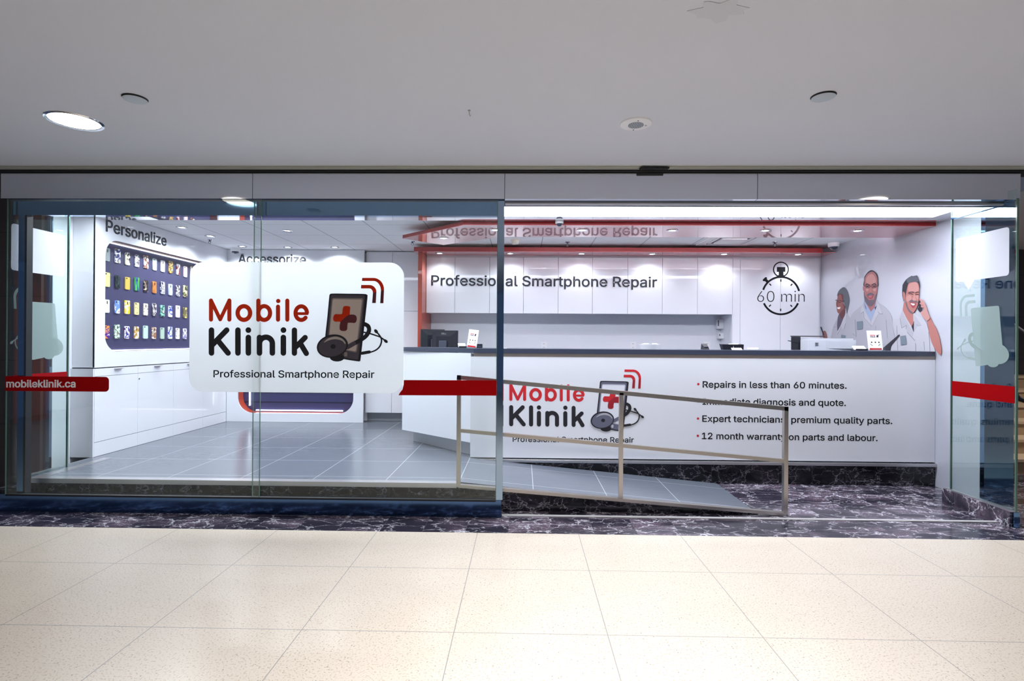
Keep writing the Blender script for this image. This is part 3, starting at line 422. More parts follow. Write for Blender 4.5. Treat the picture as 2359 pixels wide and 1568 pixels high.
def _sep(s, col):
    o = s.n('ShaderNodeSeparateColor'); s.link(col, o.inputs[0]); return o.outputs[0]
NT.n_sep = _sep

def marble(name, dark, plum, vein, axis='floor', step=0.32, scale=1.0, rough=0.14):
    m, t, b = newmat(name); N = NT(t); p, x, y, z = pos(N)
    cx = N.cell(x, -0.1, step)
    wn = N.n('ShaderNodeTexWhiteNoise', noise_dimensions='2D')
    cv = N.n('ShaderNodeCombineXYZ'); N.link(cx, cv.inputs[0])
    if axis == 'floor': N.link(N.cell(y, 4.33, step * 1.5), cv.inputs[1])
    N.link(cv.outputs[0], wn.inputs['Vector'])
    r1 = N.n_sep(wn.outputs['Color'])
    # every slab is cut from another piece of stone
    off = N.n('ShaderNodeVectorMath', operation='MULTIPLY_ADD')
    N.link(wn.outputs['Color'], off.inputs[0]); off.inputs[1].default_value = (9, 9, 9); N.link(p, off.inputs[2])
    mp = N.n('ShaderNodeMapping'); mp.inputs['Rotation'].default_value = (0.3, 0.2, 0.6); mp.inputs['Scale'].default_value = (1.0 * scale, 2.0 * scale, 1.6 * scale)
    N.link(off.outputs[0], mp.inputs[0])
    nz = N.n('ShaderNodeTexNoise', i_Scale=3.2, i_Detail=6.0, i_Roughness=0.62, i_Distortion=0.4); N.link(mp.outputs[0], nz.inputs['Vector'])
    mx = N.n('ShaderNodeVectorMath', operation='MULTIPLY_ADD'); N.link(nz.outputs['Color'], mx.inputs[0]); mx.inputs[1].default_value = (0.55, 0.55, 0.55); N.link(mp.outputs[0], mx.inputs[2])
    v1 = N.n('ShaderNodeTexVoronoi', feature='DISTANCE_TO_EDGE', i_Scale=3.6); N.link(mx.outputs[0], v1.inputs['Vector'])
    v2 = N.n('ShaderNodeTexVoronoi', feature='DISTANCE_TO_EDGE', i_Scale=11.0); N.link(mx.outputs[0], v2.inputs['Vector'])
    n3 = N.n('ShaderNodeTexNoise', i_Scale=2.4, i_Detail=4.0); N.link(mp.outputs[0], n3.inputs['Vector'])
    base = N.mix(N.ramp(n3.outputs['Fac'], [(0.42, 0.0), (0.58, 1.0)]), lin(dark), lin(plum))
    base = N.mix(N.math('MULTIPLY', r1, 0.6), base, lin(dark))
    e1 = N.ramp(v1.outputs['Distance'], [(0.0, 1.0), (0.012, 0.75), (0.03, 0.0)])
    e2 = N.ramp(v2.outputs['Distance'], [(0.0, 0.6), (0.035, 0.0)])
    k1 = N.ramp(n3.outputs['Fac'], [(0.36, 0.35), (0.58, 1.0)])
    veins = N.math('MULTIPLY', N.math('MAXIMUM', e1, N.math('MULTIPLY', e2, N.ramp(n3.outputs['Fac'], [(0.46, 0.0), (0.60, 1.0)]))), k1)
    cl = N.mix(veins, base, lin(vein))
    j = N.joint(x, -0.1, step, 0.003)
    if axis == 'floor': j = N.math('MAXIMUM', j, N.joint(y, 4.33, step * 1.5, 0.003))
    N.link(N.mix(N.math('MULTIPLY', j, 0.6), cl, lin((96, 92, 98))), b.inputs['Base Color'])
    b.inputs['Roughness'].default_value = rough
    return m

def shop_tile():
    m, t, b = newmat('grey_porcelain_tile'); N = NT(t); p, x, y, z = pos(N)
    mp = N.n('ShaderNodeMapping'); mp.inputs['Scale'].default_value = (1.2, 14, 1); N.link(p, mp.inputs[0])
    n1 = N.n('ShaderNodeTexNoise', i_Scale=5.0, i_Detail=5.0); N.link(mp.outputs[0], n1.inputs['Vector'])
    base = N.mix(n1.outputs['Fac'], lin((92, 98, 108)), lin((112, 118, 128)))
    j = N.math('MAXIMUM', N.joint(x, -0.53, 0.625, 0.006), N.joint(y, 5.26, 0.61, 0.006))
    N.link(N.mix(j, base, lin((176, 181, 188))), b.inputs['Base Color'])
    b.inputs['Roughness'].default_value = 0.22
    return m
def ceiling_tile():
    m, t, b = newmat('suspended_ceiling_tile'); N = NT(t); p, x, y, z = pos(N)
    n1 = N.n('ShaderNodeTexNoise', i_Scale=160.0, i_Detail=2.0); N.link(p, n1.inputs['Vector'])
    base = N.mix(n1.outputs['Fac'], lin((236, 239, 243)), lin((246, 248, 250)))
    j = N.math('MAXIMUM', N.joint(x, 0.24, 0.665, 0.012), N.joint(y, 6.02, 0.61, 0.008))
    N.link(N.mix(j, base, lin((176, 180, 186))), b.inputs['Base Color'])
    b.inputs['Roughness'].default_value = 0.8
    return m
def brown_wall():
    m, t, b = newmat('brown_wall_tile'); N = NT(t); p, x, y, z = pos(N)
    mp = N.n('ShaderNodeMapping'); mp.inputs['Scale'].default_value = (2, 2, 30); N.link(p, mp.inputs[0])
    n1 = N.n('ShaderNodeTexNoise', i_Scale=4.0, i_Detail=5.0); N.link(mp.outputs[0], n1.inputs['Vector'])
    base = N.mix(n1.outputs['Fac'], lin((62, 51, 46)), lin((80, 67, 60)))
    j = N.math('MAXIMUM', N.joint(z, 0.0, 0.605, 0.005), N.joint(x, 0.1, 1.2, 0.005))
    N.link(N.mix(j, base, lin((36, 30, 28))), b.inputs['Base Color'])
    b.inputs['Roughness'].default_value = 0.35
    return m
def glass(name, tint, k=1.0):
    m, t, b = newmat(name); t.nodes.remove(b); N = NT(t)
    out = t.nodes['Material Output']
    tr = N.n('ShaderNodeBsdfTransparent'); tr.inputs[0].default_value = (*tint, 1)
    gl = N.n('ShaderNodeBsdfGlossy'); gl.inputs['Roughness'].default_value = 0.0; gl.inputs[0].default_value = (0.95, 1, 0.98, 1)
    fr = N.n('ShaderNodeFresnel'); gm = N.n('ShaderNodeNewGeometry')
    N.link(N.math('MULTIPLY_ADD', gm.outputs['Backfacing'], 1 / 1.45 - 1.45, 1.45), fr.inputs[0])
    mx = N.n('ShaderNodeMixShader')
    N.link(N.math('MULTIPLY', fr.outputs[0], k), mx.inputs[0]); N.link(tr.outputs[0], mx.inputs[1]); N.link(gl.outputs[0], mx.inputs[2])
    N.link(mx.outputs[0], out.inputs[0])
    return m
def vinyl(name, rgb, through=0.5, alpha=1.0, rough=0.4):
    """adhesive film on glass that lets light through from behind"""
    m, t, b = newmat(name); t.nodes.remove(b); N = NT(t); out = t.nodes['Material Output']
    c = (*lin(rgb), 1)
    df = N.n('ShaderNodeBsdfDiffuse'); tl = N.n('ShaderNodeBsdfTranslucent'); tp = N.n('ShaderNodeBsdfTransparent')
    nz = N.n('ShaderNodeTexNoise', i_Scale=8.0); p, x, y, z = pos(N); N.link(p, nz.inputs['Vector'])
    col = N.mix(nz.outputs['Fac'], tuple(v * 0.98 for v in c[:3]), c[:3])
    N.link(col, df.inputs[0]); N.link(col, tl.inputs[0])
    m1 = N.n('ShaderNodeMixShader'); m1.inputs[0].default_value = through
    N.link(df.outputs[0], m1.inputs[1]); N.link(tl.outputs[0], m1.inputs[2])
    m2 = N.n('ShaderNodeMixShader'); m2.inputs[0].default_value = alpha
    N.link(tp.outputs[0], m2.inputs[1]); N.link(m1.outputs[0], m2.inputs[2])
    N.link(m2.outputs[0], out.inputs[0])
    return m
def lamp_mat(name, rgb, s):
    return mat(name, (240, 240, 240), 0.5, emit=rgb, estr=s, vary=0.0)
def print_mat(name, cols, scale, seed, stretch=(1, 1, 1), dots=False):
    """a printed phone case: patches of a few inks"""
    m, t, b = newmat(name); N = NT(t)
    tc = N.n('ShaderNodeTexCoord'); mp = N.n('ShaderNodeMapping')
    mp.inputs['Location'].default_value = (seed * 3.1, seed * 1.7, seed); mp.inputs['Scale'].default_value = stretch
    N.link(tc.outputs['Object'], mp.inputs[0])
    if dots:
        v = N.n('ShaderNodeTexVoronoi', i_Scale=scale); N.link(mp.outputs[0], v.inputs['Vector']); f = v.outputs['Distance']
        c = N.ramp(f, [(0.0, lin(cols[1])), (0.26, lin(cols[0]))], True)
    else:
        n = N.n('ShaderNodeTexNoise', i_Scale=scale, i_Detail=2.0, i_Distortion=0.6); N.link(mp.outputs[0], n.inputs['Vector'])
        k = len(cols); lo, hi = 0.50, 0.64
        c = N.ramp(n.outputs['Fac'], [(0.0 if i == 0 else lo + (hi - lo) * (i - 1) / max(k - 2, 1), lin(cc)) for i, cc in enumerate(cols)], True) if k > 1 else None
    if c is not None: N.link(c, b.inputs['Base Color'])
    else: b.inputs['Base Color'].default_value = (*lin(cols[0]), 1)
    b.inputs['Roughness'].default_value = 0.35
    return m

M = {}
M['terrazzo'] = terrazzo()
M['marble'] = marble('plum_marble', (46, 43, 55), (98, 84, 98), (220, 219, 228))
M['marble_dark'] = marble('black_marble', (13, 12, 19), (26, 22, 30), (150, 146, 156), 'riser', 0.335, 1.6)
M['shop_tile'] = shop_tile()
M['ceil_tile'] = ceiling_tile()
M['plaster'] = mat('mall_ceiling_plaster', (214, 217, 226), 0.75, scale=2.0, vary=0.015)
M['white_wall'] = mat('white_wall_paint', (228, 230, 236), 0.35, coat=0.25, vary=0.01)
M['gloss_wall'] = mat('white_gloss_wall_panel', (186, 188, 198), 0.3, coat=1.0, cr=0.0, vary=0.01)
M['laminate'] = mat('white_gloss_laminate', (232, 234, 240), 0.25, coat=0.5, vary=0.01)
M['laminate_seam'] = mat('laminate_edge', (226, 228, 234), 0.4, vary=0.01)
M['brown'] = brown_wall()
M['sill_steel'] = mat('navy_steel_sill', (76, 102, 140), 0.12, 1.0, vary=0.05)
M['fascia'] = mat('satin_aluminium_panel', (212, 214, 222), 0.05, 1.0, vary=0.01)
M['steel'] = mat('polished_steel', (150, 172, 196), 0.05, 1.0, vary=0.02)
M['steel_dark'] = mat('blue_polished_steel', (112, 146, 184), 0.06, 1.0, vary=0.02)
M['brushed'] = mat('brushed_steel', (192, 186, 180), 0.3, 1.0, vary=0.05, scale=40)
M['alu'] = mat('aluminium_trim', (205, 204, 206), 0.3, 0.9, vary=0.03)
M['track'] = mat('pale_metal_track', (206, 204, 204), 0.45, 0.3)
M['reveal'] = mat('reveal_grey', (196, 198, 188), 0.5, 0.3)
M['gap'] = mat('shadow_gap_black', (18, 20, 24), 0.6)
M['glass'] = glass('clear_glass', (0.965, 0.985, 0.975))
M['glass_return'] = glass('tinted_glass', (0.90, 0.965, 0.94), 1.2)
M['glass_edge'] = mat('glass_edge_green', (92, 124, 112), 0.15, coat=0.5)
M['soffit'] = mat('mirror_gloss_soffit', (226, 228, 234), 0.02, 0.82, vary=0.0)
M['red_gloss'] = mat('red_lacquer', (186, 34, 46), 0.25, coat=1.0, cr=0.0, ior=2.0, vary=0.02)
M['red_edge'] = mat('red_edge_band', (160, 34, 36), 0.35, coat=0.3)
M['shaded_lining'] = mat('shaded_red_laminate', (92, 34, 40), 0.5)  # red lining colour darkened to stand for its unlit recess
M['red_brown'] = mat('red_brown_laminate', (176, 66, 40), 0.35, coat=0.3)
M['navy'] = mat('navy_panel', (60, 58, 92), 0.5, vary=0.05)
M['navy_slat'] = mat('navy_slatwall', (58, 56, 96), 0.4, vary=0.05)
M['ink'] = mat('dark_grey_lettering', (30, 32, 42), 0.5)
M['black_ink'] = mat('black_lettering', (12, 12, 17), 0.6, spec=0.2)
M['red_ink'] = mat('red_lettering', (205, 34, 44), 0.45)
M['dark_red_ink'] = mat('dark_red_lettering', (158, 24, 40), 0.45)
M['counter_top'] = mat('slate_blue_worktop', (58, 64, 82), 0.35, coat=0.2, vary=0.06, scale=30)
M['taupe'] = mat('taupe_reveal', (176, 166, 160), 0.5)
M['kick'] = mat('grey_kick_panel', (172, 177, 184), 0.35, 0.4)
M['black_plastic'] = mat('black_plastic', (28, 28, 36), 0.4)
M['grey_plastic'] = mat('grey_plastic', (72, 74, 90), 0.4)
M['printer_grey'] = mat('light_grey_plastic', (190, 193, 200), 0.45)
M['white_plastic'] = mat('white_plastic', (236, 236, 238), 0.4)
M['cream_plastic'] = mat('cream_plastic', (226, 222, 206), 0.5)
M['paper'] = mat('white_card', (246, 246, 248), 0.6)
M['chrome'] = mat('chrome', (215, 216, 220), 0.08, 1.0)
M['screen'] = mat('dark_screen', (24, 26, 52), 0.15, coat=0.5)
M['grille'] = mat('grille_grey', (172, 180, 190), 0.5)
M['dark_glass'] = mat('smoked_dome', (40, 46, 66), 0.05, coat=1.0)
M['vent_dark'] = mat('vent_dark', (62, 68, 84), 0.5)
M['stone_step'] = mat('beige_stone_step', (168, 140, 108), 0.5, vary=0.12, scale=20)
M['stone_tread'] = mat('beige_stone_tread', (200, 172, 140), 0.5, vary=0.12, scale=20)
M['cover'] = mat('cover_plate_grey', (190, 200, 212), 0.6)
M['patch'] = mat('ceiling_patch', (207, 210, 218), 0.8)
M['sign_white'] = vinyl('sign_white_film', (248, 250, 251), 0.66, 0.97)
M['bubble_white'] = vinyl('bubble_white_film', (246, 247, 252), 0.5, 1.0)
M['frost'] = vinyl('frosted_film', (196, 214, 210), 0.5, 0.62)
M['red_film'] = vinyl('red_film', (178, 18, 24), 0.35, 1.0)
M['lens_mall'] = lamp_mat('warm_lamp_lens', (255, 244, 226), 6.0)
M['lens_shop'] = lamp_mat('cool_lamp_lens', (248, 250, 255), 9.0)
M['strip'] = lamp_mat('light_strip_diffuser', (236, 242, 255), E_STRIP)
M['led'] = lamp_mat('led_strip', (240, 244, 255), E_LED)

# ------------------------------------------------------------------ the setting
def st(mb, name, m, label, cat, parent=None, **k):
    return mb.build(name, m, parent, label, cat, kind='structure' if parent is None else None, **k)

MB().box(-9, 9, -6.5, 3.985, -0.1, 0).build('floor', M['terrazzo'], None, 'cream speckled terrazzo mall floor with thin tile joints', 'floor', kind='structure')
MB().box(-9, 9, 3.985, 9.2, -0.1, 0).build('floor_border', M['marble'], None, 'dark veined marble border along the shopfront', 'floor', kind='structure')
o = MB().box(-4.30, -0.53, 4.50, 8.6, 0.0, 0.235).box(-0.53, 4.13, 5.50, 8.6, 0.0, 0.235)
o.build('shop_floor', M['shop_tile'], None, 'raised grey tiled floor inside the shop', 'floor', kind='structure')
MB().box(-4.155, -0.53, 4.478, 4.50, 0.0, 0.198).build('trim_1', M['marble_dark'], None, 'black veined marble riser under the edge of the shop floor', 'step riser', kind='structure')
o = MB().box(-4.155, -0.545, 4.465, 4.545, 0.198, 0.237).box(-4.155, -4.075, 4.545, 5.27, 0.198, 0.237)
o.build('trim_2', M['alu'], None, 'pale metal nosing along the edge of the shop floor', 'trim', kind='structure')
MB().box(-4.5, -4.155, 4.43, 5.29, 0.0, 0.13).build('trim_3', M['marble_dark'], None, 'dark marble recess floor beside the left glass return', 'trim', kind='structure')

# mall ceiling with its stepped shadow reveals
MB().box(-9, 9, -6.5, 4.19, 2.79, 2.95).box(4.46, 9, 4.19, 8.1, 2.79, 2.95).build('ceiling', M['plaster'], None, 'smooth off-white mall ceiling', 'ceiling', kind='structure')
o = MB().box(-9, 4.45, 4.191, 4.219, 2.792, 2.95).box(-9, 4.45, 4.222, 4.243, 2.788, 2.95).box(-9, 4.45, 4.245, 4.268, 2.782, 2.95)
o.build('trim_4', M['reveal'], None, 'stepped grey shadow reveal between ceiling and fascia', 'trim', kind='structure')
MB().box(-9, 4.45, 4.270, 4.42, 2.77, 2.97).box(-9, 4.45, 4.191, 4.270, 2.81, 2.97).build('trim_5', M['gap'], None, 'black shadow gap above the grey fascia', 'trim', kind='structure')
o = MB().prism([(0.915, 4.20), (1.13, 4.205), (1.12, 4.255), (0.905, 4.25)], 2.772, 2.7815)
o.build('tape_scrap', M['gap'], None, 'small black scrap of tape above the fascia', 'tape')

# fascia of four panels
fa = thing('storefront_fascia', 'long grey metal fascia of four panels over the shopfront', 'fascia', (-0.18, 4.36, 2.555), kind='structure')
for a, b in ((-4.262, -2.192), (-2.188, -0.155), (-0.151, 1.848), (1.852, 3.895)):
    MB().box(a, b, 4.30, 4.345, 2.557, 2.766).build('panel', M['fascia'], fa)
MB().box(-4.26, 3.894, 4.345, 4.62, 2.575, 2.80).build('backing', M['gap'], fa)

# walls
MB().box(-4.72, -4.50, 5.06, 8.6, 0, 2.95).build('wall_left', M['white_wall'], None, 'white left wall of the shop', 'wall', kind='structure')
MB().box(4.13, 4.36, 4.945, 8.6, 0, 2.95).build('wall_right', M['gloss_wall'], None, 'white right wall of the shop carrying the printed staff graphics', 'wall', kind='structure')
MB().box(-4.72, 4.36, 8.5, 8.7, 0, 2.95).build('wall_back', M['white_wall'], None, 'white back wall of the shop', 'wall', kind='structure')
MB().box(-9, -4.56, 5.00, 5.06, 0, 2.95).build('wall_mall_left', M['brown'], None, 'dark brown tiled mall wall left of the shopfront', 'wall', kind='structure')
MB().box(4.45, 9.0, 7.9, 8.1, 0, 2.95).build('wall_mall_right', M['brown'], None, 'dark brown mall wall behind the stairs', 'wall', kind='structure')
MB().box(-4.56, -4.50, 5.03, 5.06, 0.0, 2.63).build('trim_6', M['steel'], None, 'thin polished steel edge strip at the left wall end', 'trim', kind='structure')
MB().box(4.131, 4.39, 4.90, 4.944, 0.0, 2.79).build('column_cladding', M['steel_dark'], None, 'polished steel clad column beside the right glass return', 'column', kind='structure')

# shop ceiling and mirror soffit with its light strip
MB().box(-4.5, 4.13, 5.40, 8.5, 2.72, 2.95).build('shop_ceiling', M['ceil_tile'], None, 'white tiled suspended ceiling inside the shop', 'ceiling', kind='structure')
o = MB().box(-4.5, 4.13, 4.62, 4.80, 2.63, 2.95).box(-4.5, 4.13, 5.22, 5.40, 2.63, 2.95).box(-4.5, -4.15, 4.80, 5.22, 2.63, 2.95).box(3.905, 4.13, 4.80, 5.22, 2.63, 2.95)
o.build('soffit', M['soffit'], None, 'mirror gloss white soffit inside the entrance', 'ceiling', kind='structure')
ls = thing('light_strip', 'long bright recessed light strip in the gloss soffit', 'ceiling light', (-0.12, 5.01, 2.632))
MB().box(-4.15, 3.905, 4.80, 5.22, 2.632, 2.645).build('diffuser', M['strip'], ls)
MB().box(-4.15, 3.905, 4.80, 5.22, 2.75, 2.80).build('housing', M['white_plastic'], ls)
MB().box(-4.5, 4.13, 4.62, 5.40, 2.95, 2.99).build('ceiling_void', M['gap'], None, 'dark ceiling void above the soffit', 'ceiling', kind='structure')

# ------------------------------------------------------------------ glazed front
w1 = thing('window_1', 'framed glass screen with polished steel frame on the left half', 'window', (-2.2, 4.36, 0), kind='structure')
MB().box(-4.30, -0.165, 4.33, 4.44, 0.0, 0.142, 0.002).build('sill', M['sill_steel'], w1)
MB().box(-4.20, -0.208, 4.345, 4.40, 2.432, 2.545).build('header', M['steel_dark'], w1)
MB().box(-0.208, -0.156, 4.33, 4.42, 0.143, 2.556).build('end_stile', M['steel'], w1)
MB().box(-4.155, -4.102, 4.345, 4.40, 0.143, 2.432).build('left_stile', M['steel_dark'], w1)
MB().box(-4.10, -4.085, 4.345, 4.40, 0.143, 2.432).build('left_stile', M['gap'], w1)
MB().box(-4.085, -0.208, 4.345, 4.40, 0.143, 0.151).build('bottom_rail', M['steel'], w1)
for a, b, y in ((-4.207, -2.121, 4.301), (-2.181, -0.212, 4.315)):
    p = MB().box(a, b, y, y + 0.010, 0.145, 2.552).build('pane', M['glass'], w1)
    MB().box(b, b + 0.004, y, y + 0.010, 0.145, 2.552).box(a - 0.004, a, y, y + 0.010, 0.145, 2.552).build('edge', M['glass_edge'], p)
MB().box(-4.207, -0.21, 4.301, 4.335, 0.135, 0.148).build('gasket', M['gap'], w1)

w2 = thing('window_2', 'glass return panel at the left end of the shopfront', 'window', (-4.195, 4.6, 0), kind='structure')
p = MB().box(-4.20, -4.19, 4.325, 4.875, 0.20, 2.63).build('pane', M['glass_return'], w2)
MB().box(-4.203, -4.187, 4.875, 4.885, 0.20, 2.63).build('edge', M['glass_edge'], p)
w3 = thing('window_3', 'glass return panel on a marble curb at the right end', 'window', (3.835, 4.6, 0), kind='structure')
p = MB().box(3.83, 3.84, 4.262, 4.89, 0.125, 2.63).build('pane', M['glass_return'], w3)
MB().box(3.827, 3.843, 4.254, 4.262, 0.125, 2.556).box(3.827, 3.843, 4.89, 4.898, 0.125, 2.63).build('edge', M['glass_edge'], p)
MB().box(3.815, 3.855, 4.35, 4.89, 2.532, 2.550).build('top_channel', M['steel_dark'], w3)
MB().box(3.812, 3.858, 4.262, 4.95, 0.118, 0.126).build('bottom_channel', M['alu'], w3)
MB().box(3.80, 3.87, 4.272, 4.95, 0.0, 0.118).build('curb', M['marble'], w3)
MB().box(3.815, 3.86, 4.252, 4.272, 0.0, 0.118).build('curb_end', M['steel_dark'], w3)
MB().box(-0.15, 3.81, 4.35, 4.375, 2.525, 2.538).build('trim_8', M['alu'], None, 'thin metal sliding door track under the fascia', 'trim', kind='structure')
o = MB().box(-0.16, 3.80, 4.37, 4.385, 0.0, 0.006).box(-0.16, 3.80, 4.39, 4.405, 0.0, 0.006)
o.build('trim_9', M['track'], None, 'pair of thin metal door tracks set in the marble floor', 'trim', kind='structure')

# ------------------------------------------------------------------ the shop's emblem, drawn in the sign's own units
def icon_units(x, y): return (1201.8 + x * 0.6529, 133.5 + y * 0.6529)
L_MOBILE = stroke([(251, 454), (251, 649)], 42) + stroke([(439, 454), (439, 649)], 42) + stroke([(253, 456), (345, 648), (437, 456)], 38) \
    + ring(588, 582, 86, 92, 44) + stroke([(736, 455), (736, 650)], 42) + ring(796, 582, 82, 92, 43) + stroke([(938, 516), (938, 650)], 42) \
    + poly(ellipse(940, 459, 22, 22)) + stroke([(1033, 455), (1033, 650)], 42) + arcband(1176, 583, 80, 91, 42, -3, 318) + stroke([(1117, 586), (1237, 586)], 26) \
    + poly(ellipse(1225, 636, 21, 21))
# sign units run downwards: the open tail of the e is at its lower right
L_MOBILE = L_MOBILE[:-3] + arcband(1176, 583, 80, 91, 42, 42, 360) + [(capsule((1120, 588), (1238, 588), 29), [])] + poly(ellipse(1220, 630, 21, 21))
L_KLINIK = stroke([(256, 757), (256, 992)], 56) + stroke([(268, 905), (412, 757)], 56) + stroke([(320, 862), (426, 992)], 56) \
    + stroke([(527, 757), (527, 992)], 56) + stroke([(634, 832), (634, 992)], 56) + poly(ellipse(634, 757, 29, 29)) \
    + stroke([(748, 832), (748, 992)], 56) + arcband(814, 896, 94, 94, 56, 180, 360) + stroke([(880, 894), (880, 992)], 56) \
    + stroke([(993, 832), (993, 992)], 56) + poly(ellipse(994, 757, 29, 29)) \
    + stroke([(1106, 757), (1106, 994)], 54) + stroke([(1120, 930), (1216, 833)], 54) + stroke([(1165, 890), (1228, 996)], 54)
I_BODY = poly(loopsmooth([(400, 440), (410, 400), (445, 382), (700, 384), (955, 388), (990, 405), (1000, 445), (950, 900), (893, 1400), (880, 1435), (850, 1445), (600, 1405), (330, 1340), (335, 1090), (370, 760)], 3))
I_FACE = poly([(425, 420), (445, 402), (940, 408), (962, 430), (860, 1395), (845, 1420), (600, 1385), (352, 1330), (358, 1090), (392, 760)])
I_RIM = poly(rrect(0, 1, 0, 1, 0.05))
I_RIM = mapped(I_RIM, lambda u, v: (445 + 495 * u + (-72 - 33 * u) * v, 450 + 4 * u + (770 + 85 * u) * v))
I_GLASS = mapped(poly(rrect(0.03, 0.96, 0.025, 0.98, 0.04)), lambda u, v: (445 + 495 * u + (-72 - 33 * u) * v, 450 + 4 * u + (770 + 85 * u) * v))
I_CROSS = [(capsule((672, 640), (630, 906), 124, 10), []), (capsule((527, 766), (770, 782), 128, 10), [])]
I_CROSS = [(loopsmooth([(610, 640), (625, 590), (650, 578), (705, 580), (733, 605), (724, 712), (795, 715), (830, 745), (830, 810), (795, 845), (695, 840), (685, 935), (655, 968), (590, 965), (564, 930), (580, 828), (500, 825), (464, 795), (470, 735), (505, 703), (600, 705)], 2), [])]
I_CROSS_D = poly(loopsmooth([(722, 714), (795, 715), (830, 745), (830, 810), (795, 845), (695, 840), (685, 935), (655, 968), (590, 965), (564, 930), (577, 828), (620, 786), (668, 742)], 2))
def elbow(x0, xc, y, w, xe, yc, ye, tail=1.0):
    """a wave: straight, a quarter turn, straight down"""
    top = [(x0, y)] + [(xc + (xe - xc) * math.sin(R(a)), y + (yc - y) * (1 - math.cos(R(a)))) for a in range(0, 91, 9)]
    bot = [(xc + (xe - w - xc) * math.sin(R(a)), y + w + (yc - y - w * 0.6) * (1 - math.cos(R(a)))) for a in range(90, -1, -9)] + [(x0 - 4, y + w)]
    return top, bot, (xe, yc, w, ye)
def wave(x0, xc, y, w, xe, yc, ye):
    top, bot, _ = elbow(x0, xc, y, w, xe, yc, ye)
    return [(top + bot, [])], [([(xe, yc), (xe - 10, ye), (xe - w - 12, ye), (xe - w, yc + w * 0.4)], [])]
W1, W1D = wave(918, 1095, 136, 48, 1260, 320, 533)
W2, W2D = wave(902, 1030, 247, 54, 1140, 355, 530)
I_WAVE, I_WAVE_D = W1 + W2, W1D + W2D
I_TUBE = stroke(smooth([(780, 1172), (880, 1118), (975, 1050), (1025, 965), (1012, 895), (960, 862)]), 64)
I_TUBE_G = stroke([(690, 1222), (790, 1166)], 66)
I_THIN = stroke([(930, 985), (1050, 1012), (1195, 1060), (1290, 1125)], 22) + stroke(smooth([(1135, 970), (1205, 1060), (1222, 1125), (1195, 1210), (1130, 1270), (1040, 1305)]), 22) \
    + poly(ellipse(1136, 974, 36, 24, 0.9)) + poly(ellipse(1288, 1128, 36, 22, 0.7)) + [(capsule((915, 1318), (1030, 1298), 48), [])]
I_BLOB = poly(ellipse(525, 1385, 112, 62))
I_DISC = poly(ellipse(452, 1207, 246, 180, -0.20))
I_DISC_F = poly(ellipse(454, 1210, 222, 158, -0.20))
I_SHINE = poly(smooth([(318, 1148), (390, 1085), (500, 1056), (590, 1080), (650, 1135), (660, 1172)]) + smooth([(650, 1172), (600, 1120), (500, 1098), (400, 1115), (330, 1148)]))
I_DOT = poly(ellipse(466, 1212, 40, 36))
I_BTN = poly(rrect(636, 684, 1300, 1368, 14))

def emblem_parts(parent, fr, unit, d, tone):
    """word mark and emblem: phone with a cross, stethoscope and radio waves"""
    ic = lambda sh: mapped(sh, lambda x, y: unit(*icon_units(x, y)))
    wd = lambda sh: mapped(sh, unit)
    k = [d]
    def lay(name, shapes, m, par):
        k[0] += 0.00035
        return MB().plate(fr, shapes, d - 0.0003, k[0]).build(name, m, par)
    lay('red_word', wd(L_MOBILE), tone['red'], parent)
    lay('black_word', wd(L_KLINIK), tone['black'], parent)
    wv = lay('radio_waves', ic(I_WAVE), tone['red'], parent)
    lay('wave_tail', ic(I_WAVE_D), tone['dark_red'], wv)
    ph = lay('phone_drawing', ic(I_BODY), tone['black'], parent)
    lay('phone_face', ic(I_FACE), tone['face'], ph)
    lay('screen_rim', ic(I_RIM), tone['rim'], ph)
    lay('screen', ic(I_GLASS), tone['screen'], ph)
    lay('home_button', ic(I_BTN), tone['rim'], ph)
    cr = lay('cross', ic(I_CROSS), tone['red'], parent)
    lay('cross_shade', ic(I_CROSS_D), tone['dark_red'], cr)
    sp = lay('stethoscope_drawing', ic(I_TUBE), tone['black'], parent)
    lay('disc_base', ic(I_BLOB), tone['black'], sp)
    lay('ear_tube', ic(I_THIN[:-1]), tone['black'], sp)
    lay('tube_grip', ic(I_THIN[-1:]), tone['black'], sp)
    lay('tube_sleeve', ic(I_TUBE_G), tone['face'], sp)
    lay('disc', ic(I_DISC), tone['black'], sp)
    lay('disc_face', ic(I_DISC_F), tone['face'], sp)
    lay('disc_highlight', ic(I_SHINE), tone['shine'], sp)
    lay('disc_dot', ic(I_DOT), tone['black'], sp)
I_SILH = I_BODY + I_DISC + I_BLOB

G = front(4.30)
sign = thing('window_sign', 'large white rounded sign film with phone emblem on the front glass', 'sign', (-1.82, 4.298, 0.984))
c = [G.px(438, 603), G.px(931, 605), G.px(929, 906), G.px(438, 901)]
x0, x1, z0, z1 = c[0][0], c[1][0], c[2][1], c[0][1]
MB().plate(G, poly(rrect(x0, x1, z0, z1, 0.115, 10)), 0.0003, 0.0016).build('backing_film', M['sign_white'], sign)
TONE_S = dict(red=vinyl('sign_red', (222, 66, 36), 0.3), dark_red=mat('sign_dark_red', (92, 30, 36), 0.5), black=mat('sign_black', (26, 24, 30), 0.5),  # emblem inks warmer and darker, the backlit look put into their colour
              face=mat('sign_charcoal', (74, 68, 78), 0.5), rim=mat('sign_taupe', (134, 124, 122), 0.5), screen=mat('sign_beige', (198, 184, 174), 0.5), shine=mat('sign_stone', (176, 168, 158), 0.5))
emblem_parts(sign, G, lambda x, y: G.px(430 + x / 4.451, 590 + y / 4.451), 0.0018, TONE_S)
words_on(sign, 'slogan_word', G, 'Professional Smartphone Repair', (492, 868.5), (862.5, 870), 16.0, 0.0016, 0.0024, M['black_ink'], 10)

